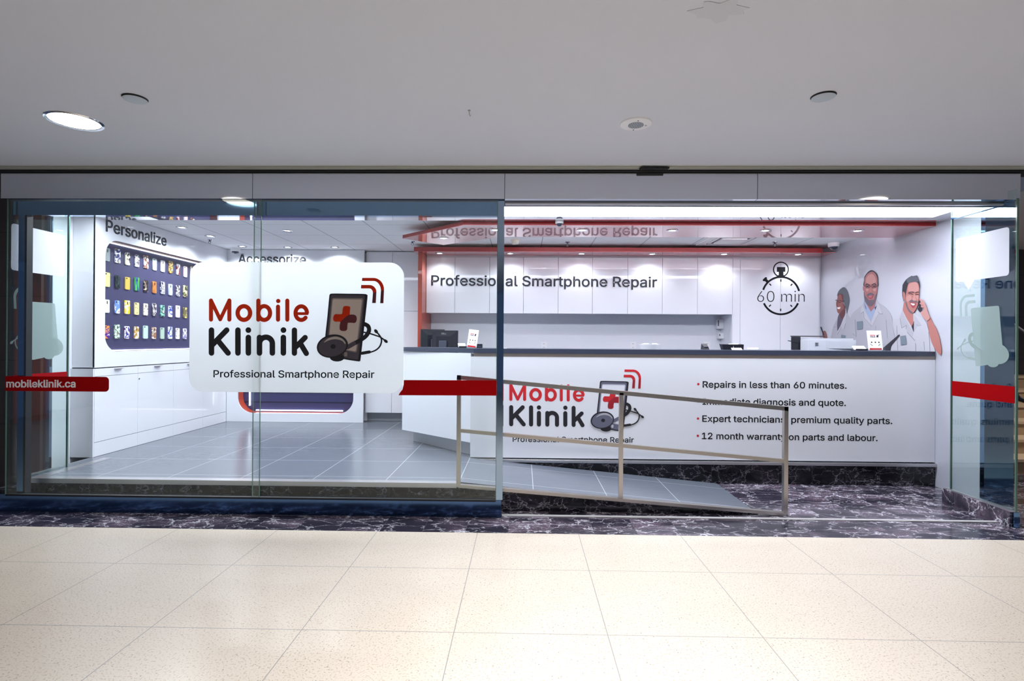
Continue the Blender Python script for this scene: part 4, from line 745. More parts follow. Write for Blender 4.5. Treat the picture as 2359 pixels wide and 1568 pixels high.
# red bands on the front glass
b1 = thing('glass_band', 'red film band with a white web address on the front glass', 'decal', (-3.78, 4.298, 0.99), 'red bands on the glass')
q0, q1 = G.px(13, 866), G.px(251, 902)
MB().plate(G, poly(rrect(q0[0], q1[0], q1[1], q0[1], (0.03, 0.001, 0.001, 0.03))), 0.0003, 0.0012).build('band_film', M['red_film'], b1)
MB().plate(G, line_on(G, 'mobileklinik.ca', (15, 891.5), (174.5, 891.5), 16.0, 20), 0.0012, 0.0024).build('web_address', M['paper'], b1)
pts = [G.px(1144, 876), G.px(1144, 911), G.px(918, 910), G.px(922, 903), G.px(927, 897), G.px(930, 886), G.px(930.5, 875)]
MB().plate(G, poly(pts), 0.0003, 0.0012).build('glass_band', M['red_film'], None, 'plain red film band between the window sign and the steel post', 'decal', 'red bands on the glass')

# films on the two return panels
def emblem_film(fr, fn, label):
    t = thing('phone_film', label, 'decal', fr.at(*fn(700, 1445), 0.002), 'frosted phone films on the glass returns')
    wp = lambda sh: mapped(sh, fn)
    MB().plate(fr, wp(I_SILH), 0.0004, 0.001).build('phone_shape', M['frost'], t)
    MB().plate(fr, wp(I_TUBE + I_THIN), 0.001, 0.0014).build('stethoscope_shape', M['frost'], t)
    MB().plate(fr, wp(I_WAVE + I_WAVE_D), 0.0004, 0.001).build('radio_waves', M['frost'], t)
GR = rightw(3.83)
bub = [(4.845, 2.35), (4.322, 2.35), (4.322, 1.966), (4.645, 1.966), (4.705, 1.886), (4.762, 1.966), (4.845, 1.966)]
def rounded(pts, r, keep=()):
    out = []
    n = len(pts)
    for i in range(n):
        p, q, s = Vector(pts[i - 1]), Vector(pts[i]), Vector(pts[(i + 1) % n])
        if i in keep: out.append(tuple(q)); continue
        a, b = q + (p - q).normalized() * r, q + (s - q).normalized() * r
        out += [tuple(a * (1 - t) ** 2 + q * 2 * t * (1 - t) + b * t * t) for t in (0, .25, .5, .75, 1)]
    return out
MB().plate(GR, poly(rounded([(-y, z) for y, z in bub], 0.03, (3, 4, 5))), 0.0004, 0.0014).build('speech_bubble_film', M['bubble_white'], None, 'white speech bubble film on the right glass return', 'decal', 'speech bubble films')
emblem_film(GR, lambda x, y: (-(4.32 + (x - 210) * 0.000458), 1.732 - (y - 382) * 0.000467), 'frosted phone silhouette film on the right glass return')
MB().plate(GR, poly([(-4.885, 0.962), (-4.266, 0.962), (-4.266, 1.093), (-4.885, 1.093)]), 0.0004, 0.0014).build('glass_band', M['red_film'], None, 'plain red film band on the right glass return', 'decal', 'red bands on the glass')
GL = leftw(-4.19)
bl = [(4.317, 2.36), (4.829, 2.36), (4.829, 1.98), (4.495, 1.978), (4.468, 1.90), (4.43, 1.977), (4.317, 1.977)][::-1]
MB().plate(GL, poly(rounded(bl, 0.03, (1, 2, 3))), 0.0004, 0.0014).build('speech_bubble_film', M['bubble_white'], None, 'white speech bubble film on the left glass return', 'decal', 'speech bubble films')
emblem_film(GL, lambda x, y: (4.822 - (x - 210) * 0.000458, 1.732 - (y - 382) * 0.000467), 'frosted phone silhouette film on the left glass return')
MB().plate(GL, poly([(4.34, 0.985), (4.865, 0.985), (4.865, 1.115), (4.34, 1.115)]), 0.0004, 0.0014).build('glass_band', M['red_film'], None, 'plain red film band on the left glass return', 'decal', 'red bands on the glass')

# ------------------------------------------------------------------ ramp and handrail
rp = thing('ramp', 'grey tiled ramp sloping down to the marble floor beside the counter', 'ramp', (0.72, 5.0, 0), kind='structure')
MB().add([(-0.53, 4.52, 0), (1.96, 4.52, 0), (1.96, 5.46, 0), (-0.53, 5.46, 0), (-0.53, 4.52, 0.235), (1.96, 4.52, 0.004), (1.96, 5.46, 0.004), (-0.53, 5.46, 0.235)],
         [(0, 3, 2, 1), (4, 5, 6, 7), (0, 1, 5, 4), (2, 3, 7, 6), (0, 4, 7, 3), (1, 2, 6, 5)]).build('slope', M['shop_tile'], rp)
MB().add([(-0.53, 4.505, 0), (1.96, 4.505, 0), (1.96, 4.52, 0), (-0.53, 4.52, 0), (-0.53, 4.505, 0.20), (1.96, 4.505, 0.0035), (1.96, 4.52, 0.0035), (-0.53, 4.52, 0.20)],
         [(0, 3, 2, 1), (4, 5, 6, 7), (0, 1, 5, 4), (2, 3, 7, 6), (0, 4, 7, 3), (1, 2, 6, 5)]).build('side_riser', M['marble_dark'], rp)
hr = thing('handrail', 'square steel handrail with three posts beside the ramp', 'handrail', (0.82, 4.485, 0))
Yr = 4.485
for x, zt, zb in ((-0.53, 1.135, 0.205), (0.818, 1.0, 0.112), (2.168, 0.897, 0.0)):
    MB().box(x - 0.0165, x + 0.0165, Yr - 0.02, Yr + 0.02, zb, zt).build('post', M['brushed'], hr)
MB().bar((-0.547, Yr, 1.118), (2.184, Yr, 0.880), 0.04, 0.034).build('top_rail', M['brushed'], hr)
MB().bar((-0.53, Yr, 0.675), (2.168, Yr, 0.450), 0.036, 0.030).build('middle_rail', M['brushed'], hr)
MB().bar((-0.53, Yr, 0.215), (2.168, Yr, 0.014), 0.05, 0.026).build('bottom_rail', M['brushed'], hr)

# ------------------------------------------------------------------ reception counter
MB().box(-0.50, 4.155, 5.468, 5.50, 0.0, 0.196).build('baseboard_counter', M['marble_dark'], None, 'black veined marble plinth under the counter', 'plinth', kind='structure')
MB().box(-0.52, 4.145, 5.44, 5.50, 0.197, 0.226, 0.003).build('trim_10', M['alu'], None, 'pale metal strip between the counter and its marble plinth', 'trim', kind='structure')
ct = thing('reception_counter', 'long white reception counter with an angled left end', 'counter', (1.3, 5.6, 0.235))
MB().prism([(-0.53, 5.47), (4.127, 5.47), (4.127, 5.50), (-0.52, 5.50)], 0.238, 1.262).build('front_panel', M['laminate'], ct)
MB().prism([(-0.53, 5.47), (-0.52, 5.50), (-1.375, 6.24), (-1.395, 6.218)], 0.387, 1.295).build('angled_panel', M['laminate'], ct)
MB().prism([(-1.395, 6.218), (-1.375, 6.24), (-1.15, 6.50), (-1.17, 6.52)], 0.387, 1.295).build('end_panel', M['laminate'], ct)
MB().prism([(-0.545, 5.60), (-0.53, 5.64), (-1.27, 6.38), (-1.29, 6.34)], 0.237, 0.387).build('kick_panel', M['kick'], ct)
MB().prism([(-0.50, 5.473), (4.127, 5.473), (4.127, 5.52), (-0.42, 5.52)], 1.262, 1.297).build('top_reveal', M['taupe'], ct)
MB().box(-1.34, 0.2, 6.68, 7.23, 0.98, 1.02).build('work_shelf', M['laminate'], ct)
MB().box(-0.52, 4.05, 5.52, 5.56, 0.24, 1.29).build('inner_panel', M['laminate_seam'], ct)
MB().prism([(-0.50, 5.458), (4.115, 5.458), (4.115, 6.02), (-0.28, 6.02), (-1.16, 6.62), (-1.43, 6.21)], 1.298, 1.345).build('countertop', M['counter_top'], None, 'slate blue counter top running the length of the reception counter', 'countertop')
K = front(5.47)
lg = thing('counter_emblem', 'red and black shop name with phone emblem on the counter front', 'decal', K.at(*K.px(1320, 1024), 0.001))
TONE_C = dict(red=M['red_ink'], dark_red=M['dark_red_ink'], black=mat('emblem_black', (24, 24, 32), 0.5), face=mat('emblem_slate', (100, 101, 120), 0.5),
              rim=mat('emblem_pale_rim', (190, 192, 204), 0.5), screen=mat('emblem_screen', (228, 230, 238), 0.5), shine=mat('emblem_shine', (176, 174, 180), 0.5))
emblem_parts(lg, K, lambda x, y: K.px(1140 + (188 + 0.947 * (x - 232)) / 5.6, 780 + (580 + 0.937 * (y - 435)) / 5.6 + 0.010 * (x - 232) * 0.947 / 5.6), 0.0006, TONE_C)
words_on(lg, 'slogan_word', K, 'Professional Smartphone Repair', (1181, 1017), (1460, 1019), 12.0, 0.0003, 0.0012, M['black_ink'], 8)
k3 = 3.686
for txt, what, by, xa, xb, ya, yb in (('Repairs in less than 60 minutes.', 'repair time', 385, 290, 1512, 413, 423), ('Immediate diagnosis and quote.', 'diagnosis', 531, 288, 1506, 558, 570),
                                ('Expert technicians, premium quality parts.', 'technicians', 677, 287, 1900, 703, 723), ('12 month warranty on parts and labour.', 'warranty', 823, 283, 1775, 850, 868)):
    t = thing('slogan_lettering', 'black lettering line about %s on the counter front' % what, 'lettering', K.at(*K.px(1540 + (xa + xb) / 2 / k3, 780 + (ya + yb) / 2 / k3), 0.001), 'promises lettered on the counter front')
    words_on(t, 'word', K, txt, (1540 + xa / k3, 780 + ya / k3), (1540 + xb / k3, 780 + yb / k3), 14.2, 0.0003, 0.0012, M['black_ink'], 10)
    bx, bz = K.px(1540 + (253 - (by - 385) * 0.01) / k3, 780 + by / k3)
    MB().plate(K, poly(ellipse(bx, bz, 0.0115, 0.0115)), 0.0003, 0.0012).build('bullet', M['red_ink'], t)

# ------------------------------------------------------------------ hanging canopy over the counter
cn = thing('ceiling_canopy', 'red lacquered canopy hanging over the counter', 'canopy', (1.4, 5.8, 2.60))
CP = [(4.129, 5.475), (-0.62, 5.475), (-1.40, 6.20), (-0.99, 6.61), (-0.23, 6.08), (4.129, 6.08)]
MB().prism(CP, 2.600, 2.606).build('underside', M['red_gloss'], cn)
MB().prism(CP, 2.606, 2.640).build('edge_band', M['red_edge'], cn)
MB().box(-0.4, 4.0, 5.62, 5.95, 2.640, 2.72).build('hanger', M['white_plastic'], cn)
MB().box(-0.1, 4.0, 6.02, 6.055, 2.641, 2.648).build('added_uplight_strip', lamp_mat('added_uplight_glow', (240, 244, 255), 40.0), cn)  # unseen glowing strip added to brighten the shop ceiling

# ------------------------------------------------------------------ cabinet wall behind the counter
Yb = 7.54
sx = [-1.364, -0.960, -0.472, 0.003, 0.489, 0.967, 1.457, 1.939, 2.426, 2.911]
ordn = ['first', 'second', 'third', 'fourth', 'fifth', 'sixth', 'seventh', 'eighth', 'ninth']
for i in range(9):
    a, b = sx[i], sx[i + 1]
    t = thing('upper_cabinet', 'white upper cabinet, %s from the red end panel' % ordn[i], 'cabinet', ((a + b) / 2, 7.7, 1.82), 'white upper cabinets in a row')
    MB().box(a + 0.001, b - 0.001, Yb + 0.02, 7.98, 1.82, 2.60).build('carcass', M['laminate_seam'], t)
    MB().box(a + 0.002, b - 0.002, Yb, Yb + 0.019, 1.812, 2.598, 0.0015).build('door', M['laminate'], t)
MB().box(2.9125, 3.012, Yb, 8.0, 0.235, 2.60).build('filler_panel', M['laminate'], None, 'narrow white filler panel right of the upper cabinets', 'panel')
tc = thing('tall_cabinet', 'tall white two door cabinet printed with a stopwatch', 'cabinet', (3.57, 7.7, 0.235))
MB().box(3.014, 4.128, Yb + 0.02, 8.0, 0.237, 2.60).build('carcass', M['laminate_seam'], tc)
for a, b in ((3.016, 3.567), (3.571, 4.10)):
    MB().box(a, b, Yb, Yb + 0.019, 0.30, 2.575, 0.0015).build('door', M['laminate'], tc)
MB().box(-1.364, 2.912, 7.96, 8.0, 0.235, 1.82).build('backsplash', M['white_wall'], None, 'white backsplash under the upper cabinets', 'panel')
lc = thing('base_cabinet', 'white base cabinets under the upper cabinets behind the counter', 'cabinet', (0.8, 7.7, 0.235))
MB().box(-1.36, 2.91, 7.56, 7.955, 0.237, 1.06).build('carcass', M['laminate'], lc)
MB().box(-1.363, 2.911, 7.50, 7.958, 1.062, 1.10).build('worktop', M['counter_top'], lc)
su = thing('red_surround', 'red pelmet and end panel framing the white cabinets', 'cabinet surround', (-1.39, 7.3, 0.235))
MB().box(-1.47, 4.128, 7.19, 7.56, 2.616, 2.622).build('pelmet_underside', M['red_gloss'], su)
MB().box(-1.47, 3.95, 7.19, 7.56, 2.622, 2.676).build('pelmet', M['red_edge'], su)
MB().box(-1.36, 4.1, 7.57, 7.95, 2.624, 2.712).build('pelmet_back', M['laminate'], su)
MB().box(-1.36, 4.12, 7.545, 7.565, 2.6015, 2.6155).build('infill_strip', M['laminate'], su)
MB().box(-1.422, -1.366, 7.24, 7.99, 0.237, 2.615, 0.002).build('end_panel', M['red_brown'], su)

# cabinet lettering and the stopwatch print
B = front(Yb)
t = thing('wall_lettering', 'dark grey slogan lettering across the white upper cabinets', 'lettering', B.at(*B.px(1250, 665), 0.001))
words_on(t, 'word', B, 'Professional Smartphone Repair', (993.6, 656.7), (1513.5, 661), 22.6, 0.001, 0.006, M['ink'], 10)
sw = thing('stopwatch_print', 'black stopwatch print reading sixty minutes on the tall cabinet', 'decal', B.at(*B.px(1799, 727), 0.001))
k10 = 10.455
def S(x, y): return B.px(1700 + x / k10, 590 + y / k10)
def sm(sh): return mapped(sh, S)
MB().plate(B, sm(arcband(1035, 948, 472, 472, 46, 198, 346) + arcband(1035, 948, 472, 472, 46, 24, 156)), 0.0004, 0.0012).build('case_ring', M['black_ink'], sw)
MB().plate(B, sm(ring(1035, 318, 192, 188, 28)), 0.0004, 0.0012).build('crown_ring', M['black_ink'], sw)
MB().plate(B, sm(poly([(938, 260), (1140, 260), (1140, 375), (1095, 375), (1095, 450), (1130, 470), (1130, 500), (935, 500), (935, 470), (985, 450), (985, 375), (938, 375)])), 0.0004, 0.0013).build('crown', M['black_ink'], sw)
MB().plate(B, sm([(capsule((625, 575), (672, 530), 56), []), (capsule((655, 560), (710, 610), 66), [])]), 0.0004, 0.0013).build('side_button', M['black_ink'], sw)
for (x, y, a) in ((1033, 583, 90), (778, 682, 45), (1290, 686, -45), (770, 1190, -45), (1284, 1194, 45), (1028, 1292, 90)):
    dx, dy = 30 * math.cos(R(a)), 30 * math.sin(R(a)); nx, ny = -14 * math.sin(R(a)), 14 * math.cos(R(a))
    MB().plate(B, sm(poly([(x - dx - nx, y - dy - ny), (x + dx - nx, y + dy - ny), (x + dx + nx, y + dy + ny), (x - dx + nx, y - dy + ny)])), 0.0004, 0.0012).build('tick_mark', M['black_ink'], sw)
words_on(sw, 'time_word', B, '60 min', (1744.5, 695.2), (1853.5, 695.2), 25.3, 0.0004, 0.0013, M['black_ink'], -10)

# tall cupboards on the back wall, left of the red end panel
ca = [-2.282, -1.90, -1.425]
for i in range(2):
    a, b = ca[i], ca[i + 1]
    t = thing('tall_cupboard', ['tall white cupboard beside the dark accessory panel', 'tall white cupboard beside the red end panel'][i], 'cupboard', ((a + b) / 2, 7.95, 0.235), 'tall white cupboards')
    MB().box(a + 0.001, b - 0.001, 7.79, 8.3, 0.37, 2.71).build('carcass', M['laminate_seam'], t)
    MB().box(a + 0.002, b - 0.002, 7.77, 7.789, 0.372, 1.845, 0.0015).build('door', M['laminate'], t)
    MB().box(a + 0.002, b - 0.002, 7.77, 7.789, 1.850, 2.70, 0.0015).build('door', M['laminate'], t)
    MB().box(a, b, 7.90, 8.3, 0.237, 0.368).build('plinth', M['kick'], t)

# ------------------------------------------------------------------ accessory panel on the back wall
A = front(7.68)
ap = thing('accessory_panel', 'white wall panel with an empty dark slatted recess on the back wall', 'display panel', (-3.3, 7.75, 0.237))
ax0, ax1 = -4.27, -2.285
q = [A.px(547, 940), A.px(814, 905), A.px(700, 952)]
hx0, hx1, hz0, hz1 = q[0][0], q[1][0], q[2][1], 2.42
hole = rrect(hx0, hx1, hz0, hz1, 0.22, 10)
MB().plate(A, [([(ax0, 0.237), (ax1, 0.237), (ax1, 2.715), (ax0, 2.715)], [hole])], -0.02, 0.0).build('face', M['laminate'], ap)
MB().plate(A, [(rrect(hx0 - 0.012, hx1 + 0.012, hz0 - 0.012, hz1 + 0.012, 0.23, 10), [hole])], -0.16, -0.021).build('recess_lining', M['red_brown'], ap)
bk = MB().plate(A, poly(rrect(hx0 - 0.02, hx1 + 0.02, hz0 - 0.02, hz1 + 0.02, 0.23, 10)), -0.18, -0.161).build('slatwall', M['navy_slat'], ap)
for z in [hz0 + 0.14 * i for i in range(1, 14)]:
    MB().box(hx0, hx1, 7.835, 7.841, z, z + 0.007).build('groove', M['gap'], bk)
MB().box(hx0 + 0.20, hx1 - 0.2, 7.815, 7.835, hz0 + 0.015, hz0 + 0.03).build('led_strip', M['led'], ap)
MB().box(hx0 + 0.10, hx0 + 0.115, 7.81, 7.83, hz0 + 0.09, hz1 - 0.09).build('led_strip', M['led'], ap)
MB().box(ax0, ax1, 7.865, 8.3, 0.24, 2.7).build('carcass', M['laminate_seam'], ap)
MB().plate(A, line_on(A, 'Accessorize', (549, 606), (704.5, 608), 21.0, 10), 0.001, 0.006).build('wall_lettering', M['ink'], None, 'dark grey lettering heading the accessory panel', 'lettering')

# ------------------------------------------------------------------ display wall for phone cases on the left
XL = -4.27
Lw = leftw(XL)
dp = thing('case_display_panel', 'white wall panel with a long rounded navy recess for phone cases', 'display panel', (-4.36, 6.4, 1.12))
hole = rrect(5.414, 7.45, 1.287, 2.448, 0.17, 10)
hole_o = rrect(5.404, 7.46, 1.277, 2.458, 0.18, 10)
MB().plate(Lw, [([(5.285, 1.128), (7.678, 1.128), (7.678, 2.715), (5.285, 2.715)], [hole])], -0.02, 0.0).build('face', M['laminate'], dp)
MB().plate(Lw, [(hole_o, [hole])], -0.125, -0.021).build('recess_lining', M['shaded_lining'], dp)
MB().plate(Lw, poly(rrect(5.35, 7.5, 1.25, 2.49, 0.18)), -0.15, -0.126).build('recess_back', M['navy'], dp)
MB().box(XL - 0.124, XL - 0.112, 5.54, 7.36, 2.434, 2.444).build('led_strip', M['led'], dp)
MB().box(XL - 0.124, XL - 0.112, 5.60, 7.36, 1.290, 1.300).build('led_strip', M['led'], dp)
MB().box(-4.498, -4.425, 5.287, 7.675, 1.13, 2.71).build('carcass', M['laminate_seam'], dp)
MB().box(-4.498, -4.275, 5.285, 5.303, 1.13, 2.715).build('side_panel', M['laminate'], dp)
MB().plate(Lw, line_on(Lw, 'Personalize', (243.3, 532), (382.6, 566.5), 27.0, 11), 0.001, 0.006).build('wall_lettering', M['ink'], None, 'dark grey lettering heading the phone case display', 'lettering')

CASES = [
    [('pale grey dotted', [(160, 172, 174), (196, 204, 206)], 90, 1), ('blue and white photo', [(236, 236, 240), (58, 60, 120), (208, 200, 140)], 22, 0), ('cream and black photo', [(230, 228, 196), (40, 38, 44), (222, 222, 222)], 18, 0),
     ('mottled grey', [(206, 206, 212), (90, 86, 96), (160, 150, 160)], 30, 0), ('white and brown photo', [(232, 230, 226), (120, 60, 44), (214, 180, 160)], 20, 0), ('pale mint', [(206, 222, 218), (170, 190, 190)], 16, 0),
     ('white fine dotted', [(228, 226, 232), (190, 186, 196)], 110, 1), ('ochre collage', [(196, 168, 90), (96, 72, 48), (230, 220, 180)], 34, 0), ('grey and dark red', [(206, 204, 208), (120, 40, 40), (70, 66, 70)], 16, 0), ('pale pink', [(226, 204, 208)], 1, 0), ('white and brown patched', [(224, 214, 206), (120, 70, 50), (60, 44, 44)], 24, 0)],
    [('pale yellow', [(226, 226, 152)], 1, 0), ('dark green camouflage', [(24, 30, 34), (44, 62, 58), (66, 84, 76)], 40, 0), ('gold', [(206, 178, 84)], 1, 0), ('green, blue and yellow striped', [(70, 170, 50), (24, 40, 150), (244, 190, 20)], 9, 0),
     ('dark portrait photo', [(44, 38, 42), (150, 130, 110), (216, 206, 190)], 24, 0), ('tan wood', [(190, 126, 66), (166, 106, 54)], 20, 0), ('navy and white streaked', [(40, 40, 84), (228, 230, 238), (60, 62, 110)], 26, 0), ('white with thin lines', [(232, 238, 244), (170, 184, 206)], 14, 0), ('grey zebra', [(206, 204, 210), (92, 90, 98)], 36, 0), ('beige and green', [(206, 196, 160), (80, 72, 50), (140, 176, 90)], 24, 0)],
    [('plain mint white', [(228, 240, 232)], 1, 0), ('sky blue and white photo', [(112, 146, 224), (236, 236, 244), (90, 84, 120)], 14, 0), ('yellow and white', [(238, 206, 50), (244, 240, 220), (120, 100, 40)], 24, 0), ('cream leopard', [(234, 222, 158), (120, 104, 64)], 52, 1),
     ('cream and black dotted', [(236, 226, 206), (54, 46, 44)], 56, 1), ('dark grey photo', [(80, 76, 84), (206, 200, 206), (52, 46, 56)], 26, 0), ('teal green photo', [(150, 206, 186), (36, 78, 66), (236, 240, 236)], 28, 0), ('white, blue and black', [(232, 234, 240), (60, 80, 190), (20, 22, 34)], 16, 0), ('plain white', [(240, 240, 244)], 1, 0), ('olive and yellow', [(110, 100, 70), (232, 216, 110), (60, 52, 44)], 20, 0)],
    [('orange and purple', [(232, 150, 70), (84, 40, 140), (240, 226, 220)], 22, 0), ('green and white floral', [(216, 232, 216), (96, 132, 104), (196, 120, 140)], 34, 0), ('red, white and blue', [(240, 236, 236), (50, 60, 160), (196, 90, 90)], 28, 0), ('white and gold', [(238, 232, 220), (206, 166, 86), (150, 110, 60)], 26, 0),
     ('pale aqua', [(196, 222, 220)], 1, 0), ('white and brown', [(238, 232, 226), (150, 110, 84), (226, 196, 150)], 24, 0), ('sage green', [(176, 200, 182)], 1, 0), ('royal blue and white', [(40, 50, 200), (224, 230, 244), (120, 130, 190)], 14, 0), ('white with black specks', [(240, 238, 240), (50, 48, 56)], 50, 1), ('white and lilac', [(236, 234, 238), (150, 140, 190), (84, 110, 90)], 30, 0)]]
rown = ['top', 'second', 'third', 'bottom']
for r in range(4):
    for i, (nm, cols, sc_, dots) in enumerate(CASES[r]):
        big = (r + i) % 3 == 1
        hh, ww = (0.150, 0.074) if big else (0.138, 0.068)
        y, z = 5.588 + 0.146 * i, 2.308 - 0.272 * r + (0.006 if big else -0.002) - (0.012 if (i == 9 and r == 0) else 0)
        loc = (XL - 0.120, y, z - hh / 2)
        t = thing('phone_case', '%s phone case hanging in the %s row of the navy display' % (nm, rown[r]), 'phone case', loc, 'phone cases on the navy display')
        pm = print_mat('case_print_%d_%d' % (r, i), cols, sc_, r * 11 + i + 1, (1, 3.0 if 'striped' in nm or 'streaked' in nm or 'lines' in nm else 1, 0.25 if 'striped' in nm or 'lines' in nm else 1), bool(dots))
        fr = leftw(XL - 0.1255)
        MB().plate(fr, poly(rrect(y - ww / 2, y + ww / 2, z - hh / 2, z + hh / 2, 0.011, 5)), 0.0, 0.0105).build('shell', pm, t)
        if (i + r) % 2:
            MB().plate(fr, poly(rrect(y - ww / 2 + 0.010, y - ww / 2 + 0.028, z + hh / 2 - 0.022, z + hh / 2 - 0.009, 0.005, 4)), 0.0105, 0.0115).build('camera_cutout', M['black_plastic'], t)
        else:
            MB().plate(fr, poly(rrect(y - 0.006, y + 0.006, z + hh / 2 - 0.046, z + hh / 2 - 0.014, 0.005, 4)), 0.0105, 0.0115).build('camera_cutout', M['black_plastic'], t)

# base cabinets with drawers under the display
yy = [5.285, 5.890, 6.500, 7.110, 7.676]
posn = ['nearest the glass front', 'second from the glass front', 'third from the glass front', 'in the far left corner']
for i in range(4):
    a, b = yy[i], yy[i + 1]
    t = thing('base_cabinet', 'white drawer cabinet %s under the phone case display' % posn[i], 'cabinet', (-4.38, (a + b) / 2, 0.237), 'white drawer cabinets along the left wall')
    MB().box(-4.498, XL - 0.02, a + 0.001, b - 0.001, 0.237, 1.118).build('carcass', M['laminate_seam'], t)
    d = MB().box(XL - 0.019, XL, a + 0.0015, b - 0.0015, 1.040, 1.116, 0.0012).build('drawer', M['laminate'], t)
    ym = 5.592 + 0.612 * i
    MB().box(XL, XL + 0.028, ym - 0.052, ym + 0.052, 1.103, 1.110, 0.002).build('handle', M['alu'], d)
    dr = MB().box(XL - 0.019, XL, a + 0.0015, b - 0.0015, 0.382, 1.036, 0.0012).build('door', M['laminate'], t)
    if i == 1:
        MB().lathe([(0, 0.006), (0.008, 0.006), (0.010, 0.0)], (XL, 5.907, 0.976), 16, 'X').build('lock', M['chrome'], dr)
    MB().box(XL - 0.018, XL - 0.001, a + 0.001, b - 0.001, 0.238, 0.378).build('plinth', M['laminate'], t)
MB().box(-4.498, XL - 0.001, 5.268, 5.284, 0.237, 1.118).build('cabinet_end_panel', M['laminate'], None, 'white end panel closing the left cabinet row towards the glass', 'panel')

# ------------------------------------------------------------------ lamps and ceiling fittings
def add_lamp(parent, kind, watts, size, rgb, cone=None, z=-0.01, blend=0.6):
    l = bpy.data.lights.new('lamp', kind)
    l.energy = watts
    l.color = rgb
    if kind == 'AREA':
        l.shape = 'DISK'; l.size = size; l.spread = R(128)
    else:
        l.shadow_soft_size = size
    if kind == 'SPOT':
        l.spot_size = R(cone); l.spot_blend = blend
    o = bpy.data.objects.new('lamp', l)
    COL.objects.link(o)
    o.parent = parent
    o.location = (0, 0, z)
    return o
def downlight(name, loc, r, label, group, lens, ringm, rl=0.86):
    t = thing(name, label, 'ceiling light', loc, group)
    x, y, z = loc
    MB().lathe([(r * rl, -0.0006), (r * (rl + 0.02), -0.004), (r * 0.98, -0.006), (r, 0.0)], loc, 40).build('trim_ring', ringm, t, smooth=40)
    MB().lathe([(0, -0.0012), (r * rl, -0.0012), (r * rl, 0.0)], loc, 40).build('lens', lens, t)
    return t
WARM, COOL = (1.0, 0.975, 0.95), (0.89, 0.93, 1.0)
for x, y, lab in ((-2.835, 3.335, 'round white downlight in the mall ceiling left of the shopfront middle'), (3.32, 3.38, 'round mall ceiling downlight past the right edge, seen mirrored in the fascia')):
    t = downlight('downlight', (x, y, 2.789), 0.155, lab, 'mall ceiling downlights', M['lens_mall'], M['chrome'])
    add_lamp(t, 'AREA', P_MALL * 0.2, 0.26, WARM)
for x, y, k in ((6.3, 5.6, 0.8), (0.3, 2.0, 1.55), (0.3, -1.4, 0.35)):  # unseen fixtures added to light the mall and the stairs
    t = downlight('downlight', (x, y, 2.789), 0.155, 'added unseen mall ceiling downlight lighting the hall', 'mall ceiling downlights', M['lens_mall'], M['chrome'])
    if x > 5: t['label'] = 'added unseen ceiling downlight lighting the stone stairs'
    add_lamp(t, 'AREA', P_MALL * k, 0.26, WARM)
for x, y, lab in ((-2.218, 3.02, 'small round grey ceiling cover plate near the lit downlight'), (1.656, 3.015, 'small round grey ceiling cover plate right of the speaker')):
    t = thing('cover_plate', lab, 'ceiling plate', (x, y, 2.789), 'round ceiling cover plates')
    MB().lathe([(0, -0.010), (0.058, -0.010), (0.061, -0.008)], (x, y, 2.789), 36).build('plate', M['cover'], t, smooth=40)
    MB().lathe([(0.055, -0.007), (0.0645, -0.001), (0.0645, 0.002)], (x, y, 2.789), 36).build('rim', M['gap'], t)
t = thing('ceiling_speaker', 'round white ceiling speaker with a small grille', 'speaker', (0.699, 3.386, 2.789))
c = (0.699, 3.386, 2.789)
MB().lathe([(0, -0.010), (0.085, -0.010), (0.097, -0.006), (0.100, 0.002)], c, 48).build('bezel', M['white_plastic'], t, smooth=40)
g = MB().lathe([(0, -0.0125), (0.048, -0.0125), (0.048, -0.010)], c, 40).build('grille', M['grille'], t)
for k in range(-4, 5):
    hw = math.sqrt(max(0.0475 ** 2 - (k * 0.0105) ** 2, 0))
    MB().box(c[0] + k * 0.0105 - 0.0012, c[0] + k * 0.0105 + 0.0012, c[1] - hw, c[1] + hw, c[2] - 0.0135, c[2] - 0.0124).build('slot', M['vent_dark'], g)
for dx, dy in ((0, 0.075), (0, -0.068)):
    MB().lathe([(0, -0.0125), (0.004, -0.0125), (0.004, -0.010)], (c[0] + dx, c[1] + dy, c[2]), 10).build('screw', M['vent_dark'], t)
MB().box(c[0] + 0.056, c[0] + 0.070, c[1] - 0.001, c[1] + 0.012, c[2] - 0.0112, c[2] - 0.0099).build('badge', M['grille'], t)
t = thing('ceiling_hook', 'tiny metal hook hanging from the middle of the mall ceiling', 'hook', (-0.328, 3.19, 2.789))
MB().tube([(-0.328, 3.19, 2.79), (-0.328, 3.19, 2.765), (-0.322, 3.19, 2.755), (-0.318, 3.19, 2.762)], 0.0022, 8).build('wire', M['brushed'], t)
MB().lathe([(0, -0.003), (0.008, -0.003), (0.009, 0.001)], (-0.328, 3.19, 2.789), 14).build('base', M['brushed'], t)
a, b = level(2.7885).px(1655, 25)
pts = [(a + 0.10 * math.cos(k * 0.35) * (1 + 0.3 * math.sin(k * 2.3)), b + 0.07 * math.sin(k * 0.35) * (1 + 0.3 * math.cos(k * 1.7))) for k in range(18)]
MB().prism(pts, 2.7880, 2.7899).build('plaster_patch', M['patch'], None, 'faint rough repair patch in the mall ceiling near the top', 'ceiling patch')

